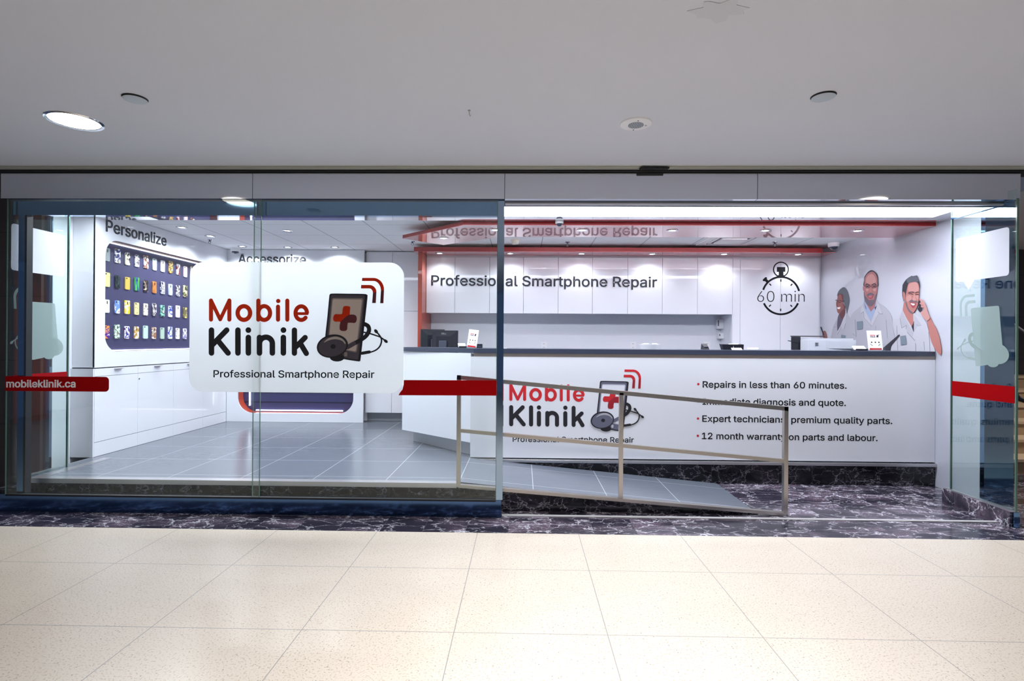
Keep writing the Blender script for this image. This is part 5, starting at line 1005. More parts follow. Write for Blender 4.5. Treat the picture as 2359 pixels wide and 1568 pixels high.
def small_light(x, y, z, lab, grp, watts, cone, r=0.062, kind='SPOT'):
    t = downlight('downlight', (x, y, z), r, lab, grp, M['lens_shop'], M['chrome'], 0.58)
    add_lamp(t, 'SPOT', watts, 0.03, COOL, cone, -0.02, 0.8)
    return t
shop_l = [(-3.99, 6.172, 'nearest the left wall lettering'), (-3.962, 6.687, 'beside the sprinkler left'), (-2.814, 6.355, 'alone nearest the front'), (-3.941, 7.428, 'by the dome camera on the left'),
          (-3.307, 7.486, 'in the back row above the accessory lettering'), (-2.641, 7.475, 'in the back row left of the cupboards')]
for x, y, w in shop_l:
    small_light(x if x > -3.9 else x + 0.02, y, 2.719, 'small recessed downlight in the tiled ceiling %s' % w, 'downlights in the tiled shop ceiling', P_SHOP * 1.6, 150)
for x in (0.2, 1.25, 2.3, 3.35):  # unseen lamps added over the staff area to lift the ceiling by bounce
    small_light(x, 6.28, 2.719, 'unseen downlight added to the tiled ceiling behind the red canopy', 'added unseen downlights behind the canopy', P_SHOP * 0.8, 150)
can_l = [(-0.918, 6.161, 'at the angled left end'), (-0.30, 5.70, 'left of the steel post'), (0.62, 5.70, 'over the emblem on the counter'), (1.567, 5.71, 'left of the ceiling vent'), (2.535, 5.70, 'near the mirrored stopwatch'), (3.492, 5.70, 'nearest the right wall')]
for x, y, w in can_l:
    small_light(x, y, 2.5995, 'chrome ringed downlight in the red canopy %s' % w, 'downlights in the red canopy', P_CANOPY, 140)
pel_l = [(-1.145, 'first from the red end panel'), (-0.18, 'second from the red end panel'), (0.79, 'third from the red end panel'), (1.745, 'fourth from the red end panel'), (2.712, 'fifth from the red end panel'), (3.70, 'above the stopwatch cabinet')]
for x, w in pel_l:
    small_light(x, 7.33, 2.6155, 'small bright downlight under the red pelmet, %s' % w, 'downlights under the red pelmet', P_PELMET, 144)

def sprinkler(x, y, lab):
    t = thing('sprinkler', lab, 'sprinkler', (x, y, 2.719), 'ceiling sprinklers')
    c = (x, y, 2.719)
    MB().lathe([(0, -0.006), (0.030, -0.006), (0.034, 0.001)], c, 20).build('escutcheon', M['chrome'], t)
    MB().lathe([(0, -0.022), (0.010, -0.022), (0.011, -0.005)], c, 12).build('body', M['vent_dark'], t)
    MB().tube([(x - 0.012, y, 2.70), (x - 0.016, y, 2.685), (x - 0.004, y, 2.668)], 0.003, 6).tube([(x + 0.012, y, 2.70), (x + 0.016, y, 2.685), (x + 0.004, y, 2.668)], 0.003, 6).build('frame_arms', M['vent_dark'], t)
    MB().lathe([(0, -0.054), (0.012, -0.054), (0.013, -0.051)], c, 14).build('deflector', M['chrome'], t)
for x, y, w in ((-4.10, 6.95, 'near the left wall'), (-1.458, 7.03, 'left of the red pelmet'), (0.571, 7.03, 'above the word smartphone'), (3.232, 6.99, 'above the stopwatch')):
    sprinkler(x, y, 'small chrome ceiling sprinkler %s' % w)
t = thing('smoke_detector', 'cream smoke detector on the tiled ceiling by the steel post', 'smoke detector', (-0.106, 6.89, 2.719))
MB().lathe([(0, -0.055), (0.040, -0.055), (0.046, -0.018)], (-0.106, 6.89, 2.719), 28).build('head', M['cream_plastic'], t, smooth=40)
MB().lathe([(0.046, -0.018), (0.062, -0.014), (0.064, 0.001)], (-0.106, 6.89, 2.719), 28).build('base', M['cream_plastic'], t, smooth=40)
def dome_cam(x, y, z, lab, r=0.055):
    t = thing('dome_camera', lab, 'security camera', (x, y, z), 'ceiling dome cameras')
    MB().lathe([(r * 0.85, -0.05), (r * 1.15, -0.045), (r * 1.2, 0.001)], (x, y, z), 28).build('housing', M['white_plastic'], t, smooth=40)
    MB().lathe([(r * 0.9 * math.cos(R(a)), -0.048 - r * 0.8 * math.sin(R(a))) for a in range(0, 91, 10)], (x, y, z), 28).build('dome', M['dark_glass'], t, smooth=60)
dome_cam(-4.10, 7.58, 2.719, 'white dome camera in the far left ceiling corner')
dome_cam(4.02, 7.06, 2.719, 'white dome camera beside the right end of the red pelmet')
dome_cam(0.36, 5.432, 2.655, 'small dome camera at the front edge of the red canopy', 0.036)
# ceiling cassette
t = thing('ceiling_vent', 'square white ceiling air cassette with a dark inner slot', 'vent', (2.62, 6.87, 2.719))
fr = level(2.719)
x, y = 2.62, 6.88
def dn(mb, sh, d0, d1): return mb.plate(Frame((0, 0, 2.719), (1, 0, 0), (0, -1, 0)), mapped(sh, lambda a, b: (a, -b)), d0, d1)
dn(MB(), [(rrect(x - 0.33, x + 0.33, y - 0.33, y + 0.33, 0.02), [rrect(x - 0.24, x + 0.24, y - 0.24, y + 0.24, 0.02)])], 0.0, 0.012).build('frame', M['white_plastic'], t)
dn(MB(), poly(rrect(x - 0.25, x + 0.25, y - 0.25, y + 0.25, 0.02)), 0.001, 0.003).build('slot', M['vent_dark'], t)
for s in (-1, 1):
    dn(MB(), poly(rrect(x - 0.2, x + 0.2, y + s * 0.21 - 0.018, y + s * 0.21 + 0.018, 0.005)), 0.004, 0.010).build('louvre', M['white_plastic'], t)
    dn(MB(), poly(rrect(x + s * 0.21 - 0.018, x + s * 0.21 + 0.018, y - 0.2, y + 0.2, 0.005)), 0.004, 0.010).build('louvre', M['white_plastic'], t)
dn(MB(), poly(rrect(x - 0.16, x + 0.16, y - 0.16, y + 0.16, 0.02)), 0.004, 0.022).build('centre_panel', M['white_plastic'], t)

# ------------------------------------------------------------------ things on the counter and behind it
ZT = 1.346
def rotmb(mb, c, deg): return mb.xf(Matrix.Translation(Vector(c)) @ Matrix.Rotation(R(deg), 4, 'Z') @ Matrix.Translation(-Vector(c)))
def monitor(c, deg, w, h, zt, lab, logo):
    t = thing('computer_monitor', lab, 'monitor', (c[0], c[1], 1.021))
    zb = zt - h
    def P(mb, name, m, par=t, **k): return rotmb(mb, c, deg).build(name, m, par, **k)
    P(MB().box(c[0] - w / 2, c[0] + w / 2, c[1], c[1] + 0.028, zb, zt, 0.004), 'bezel', M['black_plastic'])
    P(MB().box(c[0] - w / 2 + 0.012, c[0] + w / 2 - 0.012, c[1] + 0.028, c[1] + 0.0295, zb + 0.02, zt - 0.014), 'screen', M['screen'])
    P(MB().add([(c[0] - w / 2 + .01, c[1], zt - .01), (c[0] + w / 2 - .01, c[1], zt - .01), (c[0] + w / 2 - .01, c[1], zb + .01), (c[0] - w / 2 + .01, c[1], zb + .01),
                (c[0] - w * .28, c[1] - .045, zt - .075), (c[0] + w * .28, c[1] - .045, zt - .075), (c[0] + w * .28, c[1] - .045, zb + .05), (c[0] - w * .28, c[1] - .045, zb + .05)],
               [(0, 1, 5, 4), (1, 2, 6, 5), (2, 3, 7, 6), (3, 0, 4, 7), (4, 5, 6, 7)]), 'back_shell', M['black_plastic'])
    P(MB().box(c[0] - .05, c[0] + .05, c[1] - .075, c[1] - .045, 1.03, zb + .17, .006), 'stand', M['grey_plastic'])
    P(MB().box(c[0] - .10, c[0] + .10, c[1] - .13, c[1] + .06, 1.021, 1.034, .004), 'foot', M['grey_plastic'])
    if logo:
        sh = lettering('DELL', 14)
        wid = max(p[0] for o, _ in sh for p in o)
        f = front(c[1] - 0.026)
        P(MB().plate(f, mapped(sh, lambda a, b: (c[0] - 0.035 + a / wid * 0.07, zt - 0.052 + b / CAP * 0.022)), 0.0, 0.004), 'maker_name', M['alu'])
monitor((-1.00, 6.86, 0), -14, 0.35, 0.30, 1.553, 'black computer monitor seen from behind on the left counter end', True)
monitor((-1.185, 7.08, 0), 30, 0.33, 0.30, 1.572, 'dark computer monitor against the red end panel', False)

def stand_at(px, Y): return front(Y).px(px, 800)[0]
def leaflet_holder(x, y, w, h, lean, lab):
    t = thing('leaflet_holder', lab, 'leaflet holder', (x, y, ZT), 'leaflet holders on the counter')
    sk = Matrix.Translation((x, y, ZT)) @ Matrix.Rotation(R(-10), 4, 'X') @ Matrix.Rotation(R(lean), 4, 'Y') @ Matrix.Translation((-x, -y, -ZT))
    MB().box(x - w / 2, x + w / 2, y, y + 0.004, ZT + 0.012, ZT + h).xf(sk).build('card', M['paper'], t)
    f = front(y)
    def on(name, sh, m, d=0.0012): return MB().plate(f, sh, 0.0003, d).xf(sk).build(name, m, t)
    u = lambda a, b: (x - w * 0.30 + a * w * 0.62, ZT + h * 0.66 + b * h * 0.15)
    for txt, z0, m in (('Mobile', 0.52, M['red_ink']), ('Klinik', 0.0, M['black_ink'])):
        sh = lettering(txt, 16); wd = max(p[0] for o, _ in sh for p in o)
        on('print', mapped(sh, lambda a, b: u(a / wd * 0.6, z0 + b / CAP * 0.40)), m)
    on('print', mapped(I_SILH + I_WAVE + I_WAVE_D, lambda a, b: u(0.68 + (a - 210) / 1000 * 0.34, 1.0 - (b - 140) / 1300)), M['ink'])
    for k in (-0.24, 0.02, 0.27):
        on('print', poly(ellipse(x + k * w, ZT + h * 0.42, w * 0.05, h * 0.035)), M['ink'])
    on('print', stroke([(x - w * .34, ZT + h * .33), (x - w * .2, ZT + h * .25)], 0.004) + stroke([(x + w * .34, ZT + h * .33), (x + w * .22, ZT + h * .25)], 0.004), M['ink'])
    on('red_footer', poly([(x - w * .42, ZT + h * .04), (x + w * .42, ZT + h * .04), (x + w * .42, ZT + h * .13), (x - w * .42, ZT + h * .13)]), M['red_ink'])
    MB().box(x - w / 2 - 0.004, x + w / 2 + 0.004, y - 0.028, y + 0.05, ZT, ZT + 0.010).box(x - w / 2 - 0.004, x + w / 2 + 0.004, y - 0.028, y - 0.026, ZT, ZT + h * 0.34).build('clear_pocket', M['glass'], t)
leaflet_holder(stand_at(1086, 5.75), 5.75, 0.105, 0.20, 7, 'white leaflet holder leaning beside the computer monitor')
leaflet_holder(stand_at(2018, 5.72), 5.72, 0.148, 0.215, 0, 'upright white leaflet holder near the printed staff graphics')
def card_box(x, y, w, lab, m, deg=0, h=0.05):
    t = thing('card_holder', lab, 'card holder', (x, y, ZT), 'card holders on the counter')
    c = (x, y, 0)
    rotmb(MB().add([(x - w / 2, y - .03, ZT + .012), (x + w / 2, y - .03, ZT + .012), (x + w / 2, y + .02, ZT + h), (x - w / 2, y + .02, ZT + h),
                    (x - w / 2, y - .01, ZT + .006), (x + w / 2, y - .01, ZT + .006), (x + w / 2, y + .04, ZT + h - .006), (x - w / 2, y + .04, ZT + h - .006)],
                   [(0, 1, 2, 3), (7, 6, 5, 4), (0, 4, 5, 1), (2, 6, 7, 3), (1, 5, 6, 2), (0, 3, 7, 4)]), c, deg).build('cards', m, t)
    rotmb(MB().box(x - w / 2 - .004, x + w / 2 + .004, y - .04, y + .045, ZT, ZT + .008).box(x - w / 2 - .004, x + w / 2 + .004, y - .042, y - .038, ZT, ZT + .02), c, deg).build('tray', M['black_plastic'], t)
card_box(stand_at(1064, 5.72), 5.72, 0.075, 'white business card holder in front of the computer monitor', M['paper'], 20)
card_box(stand_at(1980, 5.70), 5.70, 0.115, 'low white business card holder between the printer and the leaflet holder', M['paper'])
t = thing('card_tray', 'small black card tray right of the leaning leaflet holder', 'tray', (stand_at(1103, 5.8), 5.8, ZT))
x = stand_at(1103, 5.8)
MB().prism([(x - .035, 5.77), (x + .035, 5.77), (x + .04, 5.83), (x - .04, 5.83)], ZT, ZT + 0.008).box(x - .038, x + .038, 5.825, 5.833, ZT, ZT + .042).box(x - .038, x - .032, 5.775, 5.83, ZT, ZT + .032).box(x + .032, x + .038, 5.775, 5.83, ZT, ZT + .032).build('box', M['black_plastic'], t)
MB().box(x - .028, x + .028, 5.79, 5.82, ZT + .009, ZT + .026).build('card', M['grey_plastic'], t)
x = stand_at(1688, 5.75)
t = thing('desk_organiser', 'black desk organiser holding cream cards on the counter middle', 'organiser', (x - .01, 5.76, ZT))
for s in (-1, 1):
    MB().add([(x + s * .055 - .05, 5.73, ZT), (x + s * .055 + .05, 5.73, ZT), (x + s * .055 + .05, 5.80, ZT), (x + s * .055 - .05, 5.80, ZT),
              (x + s * .055 - .055 - (s < 0) * .012, 5.72, ZT + .056), (x + s * .055 + .05, 5.72, ZT + .056), (x + s * .055 + .05, 5.81, ZT + .06), (x + s * .055 - .055 - (s < 0) * .012, 5.81, ZT + .06)],
             [(0, 3, 2, 1), (4, 5, 6, 7), (0, 1, 5, 4), (1, 2, 6, 5), (2, 3, 7, 6), (3, 0, 4, 7)]).build('compartment', M['black_plastic'], t)
MB().add([(x - .02, 5.715, ZT), (x + .09, 5.715, ZT), (x + .055, 5.75, ZT + .064), (x - .045, 5.75, ZT + .064), (x - .02, 5.72, ZT), (x + .09, 5.72, ZT), (x + .055, 5.755, ZT + .064), (x - .045, 5.755, ZT + .064)],
         [(0, 1, 2, 3), (7, 6, 5, 4), (0, 4, 5, 1), (2, 6, 7, 3), (1, 5, 6, 2), (0, 3, 7, 4)]).build('cards', M['cream_plastic'], t)
x = stand_at(1737, 5.80)
MB().box(x - .045, x + .04, 5.78, 5.86, ZT, ZT + 0.022, 0.003).build('paper_block', M['paper'], None, 'low white paper block right of the black desk organiser', 'paper block')
x = stand_at(1498, 5.80)
t = thing('serving_tray', 'low round white plastic tray on the counter', 'tray', (x, 5.82, ZT))
MB().lathe([(0, 0.004), (.095, .004), (.112, .050), (.116, .050), (.100, 0.0), (0, 0.0)], (x, 5.82, ZT), 36).build('bowl', M['white_plastic'], t, smooth=50)
for s in (-1, 1):
    MB().tube(smooth([(x + s * .085, 5.82, ZT + .049), (x + s * .06, 5.80, ZT + .058), (x + s * .02, 5.80, ZT + .058)]), .004, 8).build('handle', M['white_plastic'], t)
MB().tube(smooth([(x - .03, 5.80, ZT + .034), (x - .02, 5.79, ZT + .045), (x + .02, 5.79, ZT + .045), (x + .03, 5.80, ZT + .034)]), .003, 8).build('clip', M['grey_plastic'], t)
x = stand_at(1626, 5.80)
t = thing('card_reader', 'small black card terminal on the counter before the backsplash socket', 'card terminal', (x, 5.82, ZT))
MB().add([(x - .032, 5.78, ZT), (x + .032, 5.78, ZT), (x + .032, 5.87, ZT), (x - .032, 5.87, ZT), (x - .024, 5.79, ZT + .03), (x + .024, 5.79, ZT + .03), (x + .028, 5.86, ZT + .062), (x - .028, 5.86, ZT + .062)],
         [(0, 3, 2, 1), (4, 5, 6, 7), (0, 1, 5, 4), (1, 2, 6, 5), (2, 3, 7, 6), (3, 0, 4, 7)]).build('body', M['black_plastic'], t)
MB().box(x - .018, x + .018, 5.785, 5.789, ZT + .018, ZT + .027).build('display', M['screen'], t)
x = stand_at(1162, 5.55)
MB().prism([(x - .04, 5.50), (x + .02, 5.49), (x + .025, 5.56), (x - .03, 5.57)], ZT, ZT + 0.004).build('paper_slip', M['paper'], None, 'small white paper slip at the counter edge by the steel post', 'paper')
# printers
x0, x1 = stand_at(1856, 5.86), stand_at(1962, 5.86)
t = thing('laser_printer', 'light grey box shaped printer near the right end of the counter', 'printer', ((x0 + x1) / 2, 5.82, ZT))
MB().prism([(x0, 5.79), (x0 + .17, 5.775), (x1, 5.79), (x1, 5.97), (x0, 5.97)], ZT, ZT + .108).build('body', M['printer_grey'], t)
MB().prism([(x0 + .006, 5.80), (x0 + .17, 5.785), (x1 - .02, 5.80), (x1 - .03, 5.965), (x0 + .02, 5.965)], ZT + .108, ZT + .128).build('lid', M['printer_grey'], t)
for z in (.075, .055):
    MB().box(x0 + .06, x0 + .09, 5.775, 5.788, ZT + z, ZT + z + .005).build('button', M['grey_plastic'], t)
MB().box(x0 + .20, x1 - .03, 5.774, 5.779, ZT + .02, ZT + .095).build('side_cover', M['printer_grey'], t)
MB().box(x1 - .001, x1 + .035, 5.84, 5.96, ZT, ZT + .112).build('rear_block', M['printer_grey'], t)
x0, x1 = stand_at(1833, 5.9), stand_at(1912, 5.9)
t = thing('receipt_printer', 'black printer with a raised lid behind the light grey printer', 'printer', (x0 + .06, 5.92, ZT))
MB().box(x0 + .005, x0 + .10, 5.99, 6.015, ZT, ZT + .145, .004).build('body', M['black_plastic'], t)
MB().box(x0 - .002, x1, 5.985, 6.018, ZT + .146, ZT + .156, .003).build('lid', M['black_plastic'], t)
MB().add([(x0 - .03, 5.985, ZT + .098), (x0 + .06, 5.985, ZT + .078), (x0 + .06, 6.015, ZT + .078), (x0 - .03, 6.015, ZT + .098), (x0 - .03, 5.985, ZT + .104), (x0 + .06, 5.985, ZT + .088), (x0 + .06, 6.015, ZT + .088), (x0 - .03, 6.015, ZT + .104)],
         [(0, 3, 2, 1), (4, 5, 6, 7), (0, 1, 5, 4), (1, 2, 6, 5), (2, 3, 7, 6), (3, 0, 4, 7)]).build('paper_tray', M['black_plastic'], t)
# sockets and dispensers in the alcove
Bs = front(7.96)
for px, lab in ((1253, 'white wall socket behind the counter right of the steel post'), (1458, 'white wall socket behind the round white tray'), (1629, 'white wall socket behind the black card terminal')):
    a, b = Bs.px(px, 797)
    t = thing('wall_socket', lab, 'socket', (a, 7.957, b - .05), 'white wall sockets on the backsplash')
    MB().plate(Bs, poly(rrect(a - .042, a + .042, b - .05, b + .065, .006, 4)), 0.0, .006).build('cover', M['white_plastic'], t)
    for dz in (-.018, .034):
        f = MB().plate(Bs, poly(rrect(a - .018, a + .018, b + dz - .016, b + dz + .016, .006, 4)), .006, .0085).build('outlet', M['white_plastic'], t)
        for dx in (-.007, .007):
            MB().plate(Bs, poly(rrect(a + dx - .002, a + dx + .002, b + dz - .006, b + dz + .008, .001, 3)), .0085, .0092).build('slot', M['vent_dark'], f)
for z0, z1, lab, w in ((1.62, 1.76, 'tall white paper towel dispenser in the alcove corner', .09), (1.475, 1.56, 'small white soap dispenser under the towel dispenser', .07)):
    t = thing('dispenser', lab, 'dispenser', (2.86, 7.90, z0), 'white dispensers in the alcove corner')
    MB().box(2.91 - w, 2.911, 7.86, 7.958, z0, z1, .008).build('body', M['white_plastic'], t)
    MB().box(2.91 - w + .006, 2.91 - w + .018, 7.857, 7.861, z0 + .04, z1 - .015).build('window', M['grey_plastic'], t)
MB().box(2.9055, 2.9115, 7.545, 7.96, 1.10, 1.815).build('alcove_side_panel', M['laminate'], None, 'white side panel at the right end of the alcove', 'panel')

# ------------------------------------------------------------------ printed staff on the right wall (flat film)
Wr = rightw(4.13)
SK = dict(coat=mat('print_coat', (168, 168, 177), 0.55), coat2=mat('print_coat_light', (180, 180, 188), 0.55), fold=mat('print_fold', (132, 132, 142), 0.55),
          skin_w=mat('print_skin_brown', (138, 84, 80), 0.55), skin_wd=mat('print_skin_brown_dark', (98, 52, 56), 0.55), skin_m=mat('print_skin', (160, 106, 106), 0.55), skin_l=mat('print_skin_light', (184, 134, 128), 0.55), skin_s=mat('print_skin_tan', (170, 110, 102), 0.55),
          hair=mat('print_hair', (42, 42, 52), 0.5), hair_g=mat('print_hair_grey', (84, 88, 96), 0.5), beard=mat('print_beard', (100, 88, 98), 0.55), dark=mat('print_dark', (36, 32, 44), 0.5),
          lip=mat('print_lip', (148, 62, 72), 0.55), teeth=mat('print_teeth', (240, 230, 222), 0.5), shirt=mat('print_shirt', (150, 164, 192), 0.55), top=mat('print_top', (84, 74, 92), 0.55), badge=mat('print_badge', (112, 124, 136), 0.5))
def ZA(x, y): return Wr.px(1860 + x / 7.127, 610 + y / 7.127)
def ZB(x, y): return Wr.px(2020 + x / 7.127, 610 + y / 7.127)
def ZW(x, y): return Wr.px(1900 + x / 11.2, 640 + y / 11.2)
def Z2(x, y): return Wr.px(1960 + x / 13.07, 610 + y / 13.07)
def Z3(x, y): return Wr.px(2060 + x / 13.07, 620 + y / 13.07)
class Pr:
    def __init__(s, name_label, px, base): s.t = thing('person_print', name_label, 'wall graphic', Wr.at(*Wr.px(*px), 0.001), 'printed staff on the right wall'); s.d = base
    def lay(s, name, shapes, m, z, par=None):
        s.d += 0.00022
        return MB().plate(Wr, mapped(shapes, z), s.d - 0.0005, s.d).build(name, SK[m], par or s.t)
# woman, turned half left
p = Pr('print of a smiling person with glasses and bobbed hair in a white coat', (1937, 790), 0.0006)
cb = p.lay('coat', poly(loopsmooth([(388, 1330), (396, 1150), (425, 1010), (470, 915), (515, 850), (600, 790), (645, 775), (690, 850), (735, 930), (760, 1330)], 3)), 'coat', ZA)
p.lay('neckline', poly([(500, 860), (520, 800), (625, 770), (610, 850), (555, 990), (492, 1088), (488, 980)]), 'top', ZA)
p.lay('neck', poly([(525, 800), (628, 730), (622, 800), (580, 890), (545, 860)]), 'skin_wd', ZA)
p.lay('collar', poly([(650, 775), (600, 860), (545, 1000), (495, 1090), (470, 1160), (560, 1060), (605, 1050), (630, 960)]), 'coat2', ZA, cb)
for s in (stroke([(555, 1015), (550, 1050), (490, 1140)], 8), stroke([(628, 965), (605, 1048)], 6), stroke([(445, 1025), (465, 1015)], 7),):
    p.lay('fold', s, 'fold', ZA, cb)
p.lay('hair', poly(loopsmooth([(330, 470), (340, 380), (400, 290), (500, 235), (580, 310), (625, 430), (648, 570), (630, 700), (600, 830), (575, 925), (545, 780), (480, 600), (420, 420)], 3)), 'hair_g', ZW)
fc = p.lay('face', poly(loopsmooth([(345, 440), (325, 560), (295, 650), (308, 760), (325, 860), (355, 910), (400, 915), (470, 880), (530, 800), (530, 740), (480, 640), (470, 470), (420, 420)], 3)), 'skin_w', ZW)
p.lay('cheek_shadow', poly(loopsmooth([(470, 660), (530, 730), (535, 800), (450, 900), (400, 915), (440, 840), (500, 780)], 3)), 'skin_wd', ZW, fc)
p.lay('fringe', poly(loopsmooth([(335, 480), (345, 420), (400, 405), (470, 425), (490, 520), (480, 640), (455, 540), (430, 440), (380, 430), (345, 470)], 3)), 'skin_wd', ZW)
p.lay('glasses', stroke([(285, 575), (320, 568), (325, 610)], 14) + stroke([(345, 600), (400, 570), (440, 600), (400, 632), (350, 620)], 11) + stroke([(440, 600), (520, 596)], 13), 'dark', ZW)
p.lay('mouth', poly(loopsmooth([(320, 770), (360, 755), (410, 750), (400, 790), (360, 805)], 3)), 'teeth', ZW, fc)
p.lay('nose', stroke([(330, 640), (322, 710), (345, 725)], 12), 'skin_wd', ZW, fc)
p.lay('hand', poly(loopsmooth([(250, 1105), (285, 1080), (305, 1095), (325, 1160), (325, 1200), (265, 1200)], 3)), 'skin_w', ZA)
p.lay('phone', [(capsule((228, 1025), (272, 1150), 20), [])], 'dark', ZA)
p.lay('badge', poly([(560, 1143), (633, 1160), (631, 1200), (557, 1200)]), 'badge', ZA)
# man with glasses and grey beard
p = Pr('print of a bald bearded person in glasses, white coat and blue shirt', (2010, 806), 0.0042)
cb = p.lay('coat', poly(loopsmooth([(690, 1395), (700, 1190), (712, 900), (740, 800), (830, 720), (920, 640), (950, 570), (1120, 555), (1180, 630), (1290, 700), (1360, 790), (1400, 900), (1420, 1100), (1430, 1395)], 3)), 'coat', ZA)
p.lay('shirt', poly([(930, 580), (948, 740), (1050, 935), (1115, 760), (1145, 680), (1130, 580)]), 'shirt', ZA)
p.lay('collar_shadow', poly([(935, 600), (985, 745), (960, 700)]) + poly([(1145, 670), (1110, 700), (1120, 740)]), 'dark', ZA)
p.lay('neck', poly([(945, 590), (1050, 768), (1115, 690), (1135, 570)]), 'skin_m', ZA)
p.lay('lapel', poly([(905, 650), (875, 800), (925, 770), (920, 880), (1050, 1000), (1045, 930), (950, 740)]) + poly([(1160, 600), (1150, 690), (1050, 935), (1060, 1010), (1170, 800), (1240, 790)]), 'coat2', ZA, cb)
for s in (stroke([(880, 800), (930, 765), (935, 870), (1065, 1010)], 7), stroke([(1165, 770), (1200, 805), (1245, 800)], 7), stroke([(790, 900), (800, 1080), (810, 1180)], 7), stroke([(750, 1130), (800, 1165)], 6), stroke([(1300, 900), (1320, 1200)], 4), stroke([(1130, 1000), (1120, 1200)], 4),):
    p.lay('fold', s, 'fold', ZA, cb)
p.lay('hair', poly(loopsmooth([(405, 640), (415, 480), (430, 360), (490, 260), (560, 190), (640, 158), (720, 190), (800, 270), (835, 370), (838, 500), (830, 650), (620, 700)], 3)), 'hair', Z2)
p.lay('ear', poly(loopsmooth([(385, 650), (410, 640), (415, 760), (395, 780), (380, 710)], 3)), 'skin_m', Z2)
fc = p.lay('face', poly(loopsmooth([(425, 640), (430, 500), (450, 380), (510, 280), (600, 215), (680, 200), (760, 260), (810, 370), (820, 520), (822, 680), (800, 880), (765, 1060), (700, 1180), (610, 1240), (520, 1200), (440, 1080), (410, 900), (412, 740)], 3)), 'skin_m', Z2)
p.lay('forehead', poly(loopsmooth([(470, 500), (520, 350), (640, 270), (740, 350), (780, 500), (700, 560), (620, 580), (530, 570)], 3)), 'skin_l', Z2, fc)
p.lay('beard', poly(loopsmooth([(412, 800), (430, 1060), (520, 1200), (610, 1245), (700, 1185), (765, 1060), (800, 860), (740, 950), (720, 1040), (640, 1050), (560, 1050), (500, 980), (450, 930)], 3)), 'beard', Z2, fc)
p.lay('moustache', poly(loopsmooth([(500, 900), (560, 850), (640, 840), (720, 890), (715, 925), (620, 900), (520, 935)], 3)), 'beard', Z2, fc)
p.lay('cheek', poly(loopsmooth([(470, 720), (540, 700), (560, 760), (500, 800)], 3)) + poly(loopsmooth([(690, 720), (780, 700), (770, 780), (710, 790)], 3)), 'skin_l', Z2, fc)
p.lay('nose', poly(loopsmooth([(600, 660), (570, 790), (600, 830), (650, 825), (665, 790), (640, 660)], 3)), 'skin_s', Z2, fc)
p.lay('mouth', poly(loopsmooth([(520, 935), (610, 935), (700, 925), (670, 1000), (600, 1020), (550, 995)], 3)), 'lip', Z2, fc)
p.lay('teeth', poly(loopsmooth([(550, 950), (610, 948), (660, 945), (640, 972), (580, 975)], 3)), 'skin_l', Z2, fc)
p.lay('eyebrow', stroke(smooth([(470, 610), (520, 575), (590, 620)]), 26) + stroke(smooth([(660, 610), (730, 565), (785, 610)]), 26), 'dark', Z2, fc)
p.lay('eye', poly(ellipse(525, 645, 42, 20)) + poly(ellipse(730, 640, 42, 20)), 'dark', Z2, fc)
p.lay('glasses', stroke([(420, 640), (470, 645), (490, 690), (560, 690), (600, 650), (650, 650), (690, 690), (770, 680), (800, 635), (830, 630)], 12), 'dark', Z2)
p.lay('badge', poly([(822, 930), (918, 920), (918, 1052), (828, 1060)]), 'badge', ZA)
# man on the phone
p = Pr('print of a laughing dark haired person on a phone in a white coat', (2100, 810), 0.0092)
cb = p.lay('coat', poly([(430, 742), (370, 840), (270, 935), (290, 1080), (330, 1200), (255, 1330), (240, 1425), (975, 1425), (945, 1320), (885, 1160), (835, 960), (785, 885), (700, 830), (625, 790), (560, 860)]), 'coat2', ZB)
p.lay('arm', poly(loopsmooth([(840, 905), (890, 860), (940, 960), (985, 1030), (1040, 1180), (1075, 1380), (1062, 1475), (1000, 1425), (930, 1310), (885, 1170), (860, 1030)], 3)), 'skin_s', ZB)
p.lay('undershirt', poly([(580, 1000), (625, 920), (622, 1110)]), 'dark', ZB)
p.lay('neck', poly([(438, 742), (460, 600), (612, 780), (616, 950), (585, 1010), (510, 890)]), 'skin_s', ZB)
p.lay('lapel', poly([(430, 745), (390, 870), (425, 1035), (505, 990), (500, 1080), (600, 1180), (615, 1120), (480, 870)]) + poly([(620, 800), (630, 1000), (622, 1110), (690, 985), (745, 985)]), 'coat', ZB, cb)
for s in (stroke([(395, 880), (425, 1035), (505, 992), (495, 1050)], 8), stroke([(515, 1105), (640, 1240)], 9), stroke([(670, 980), (700, 1000), (740, 990)], 7), stroke([(345, 1000), (350, 1200), (360, 1420)], 6), stroke([(870, 1100), (880, 1220), (890, 1420)], 8), stroke([(790, 1260), (800, 1400)], 5), stroke([(650, 1290), (660, 1420)], 5),):
    p.lay('fold', s, 'fold', ZB, cb)
p.lay('hair', poly([(320, 980), (275, 790), (272, 620), (285, 470), (330, 390), (400, 300), (470, 245), (560, 195), (600, 208), (715, 182), (740, 260), (785, 370), (805, 500), (795, 570), (600, 600), (400, 700), (380, 800)]), 'hair', Z3)
p.lay('hair_highlight', poly([(405, 310), (470, 250), (560, 200), (600, 212), (712, 190), (740, 270), (775, 370), (700, 385), (560, 380), (470, 420), (420, 400)]), 'hair_g', Z3)
p.lay('ear', poly(loopsmooth([(295, 700), (340, 690), (365, 800), (345, 930), (315, 900)], 3)), 'skin_s', Z3)
fc = p.lay('face', poly(loopsmooth([(440, 500), (480, 420), (600, 385), (720, 390), (770, 460), (790, 560), (782, 700), (775, 900), (740, 1080), (660, 1250), (580, 1330), (500, 1300), (400, 1140), (370, 1000), (375, 820), (410, 640)], 3)), 'skin_s', Z3)
p.lay('forehead', poly(loopsmooth([(450, 600), (490, 450), (600, 400), (720, 410), (770, 550), (760, 650), (640, 680), (500, 670)], 3)), 'skin_l', Z3, fc)
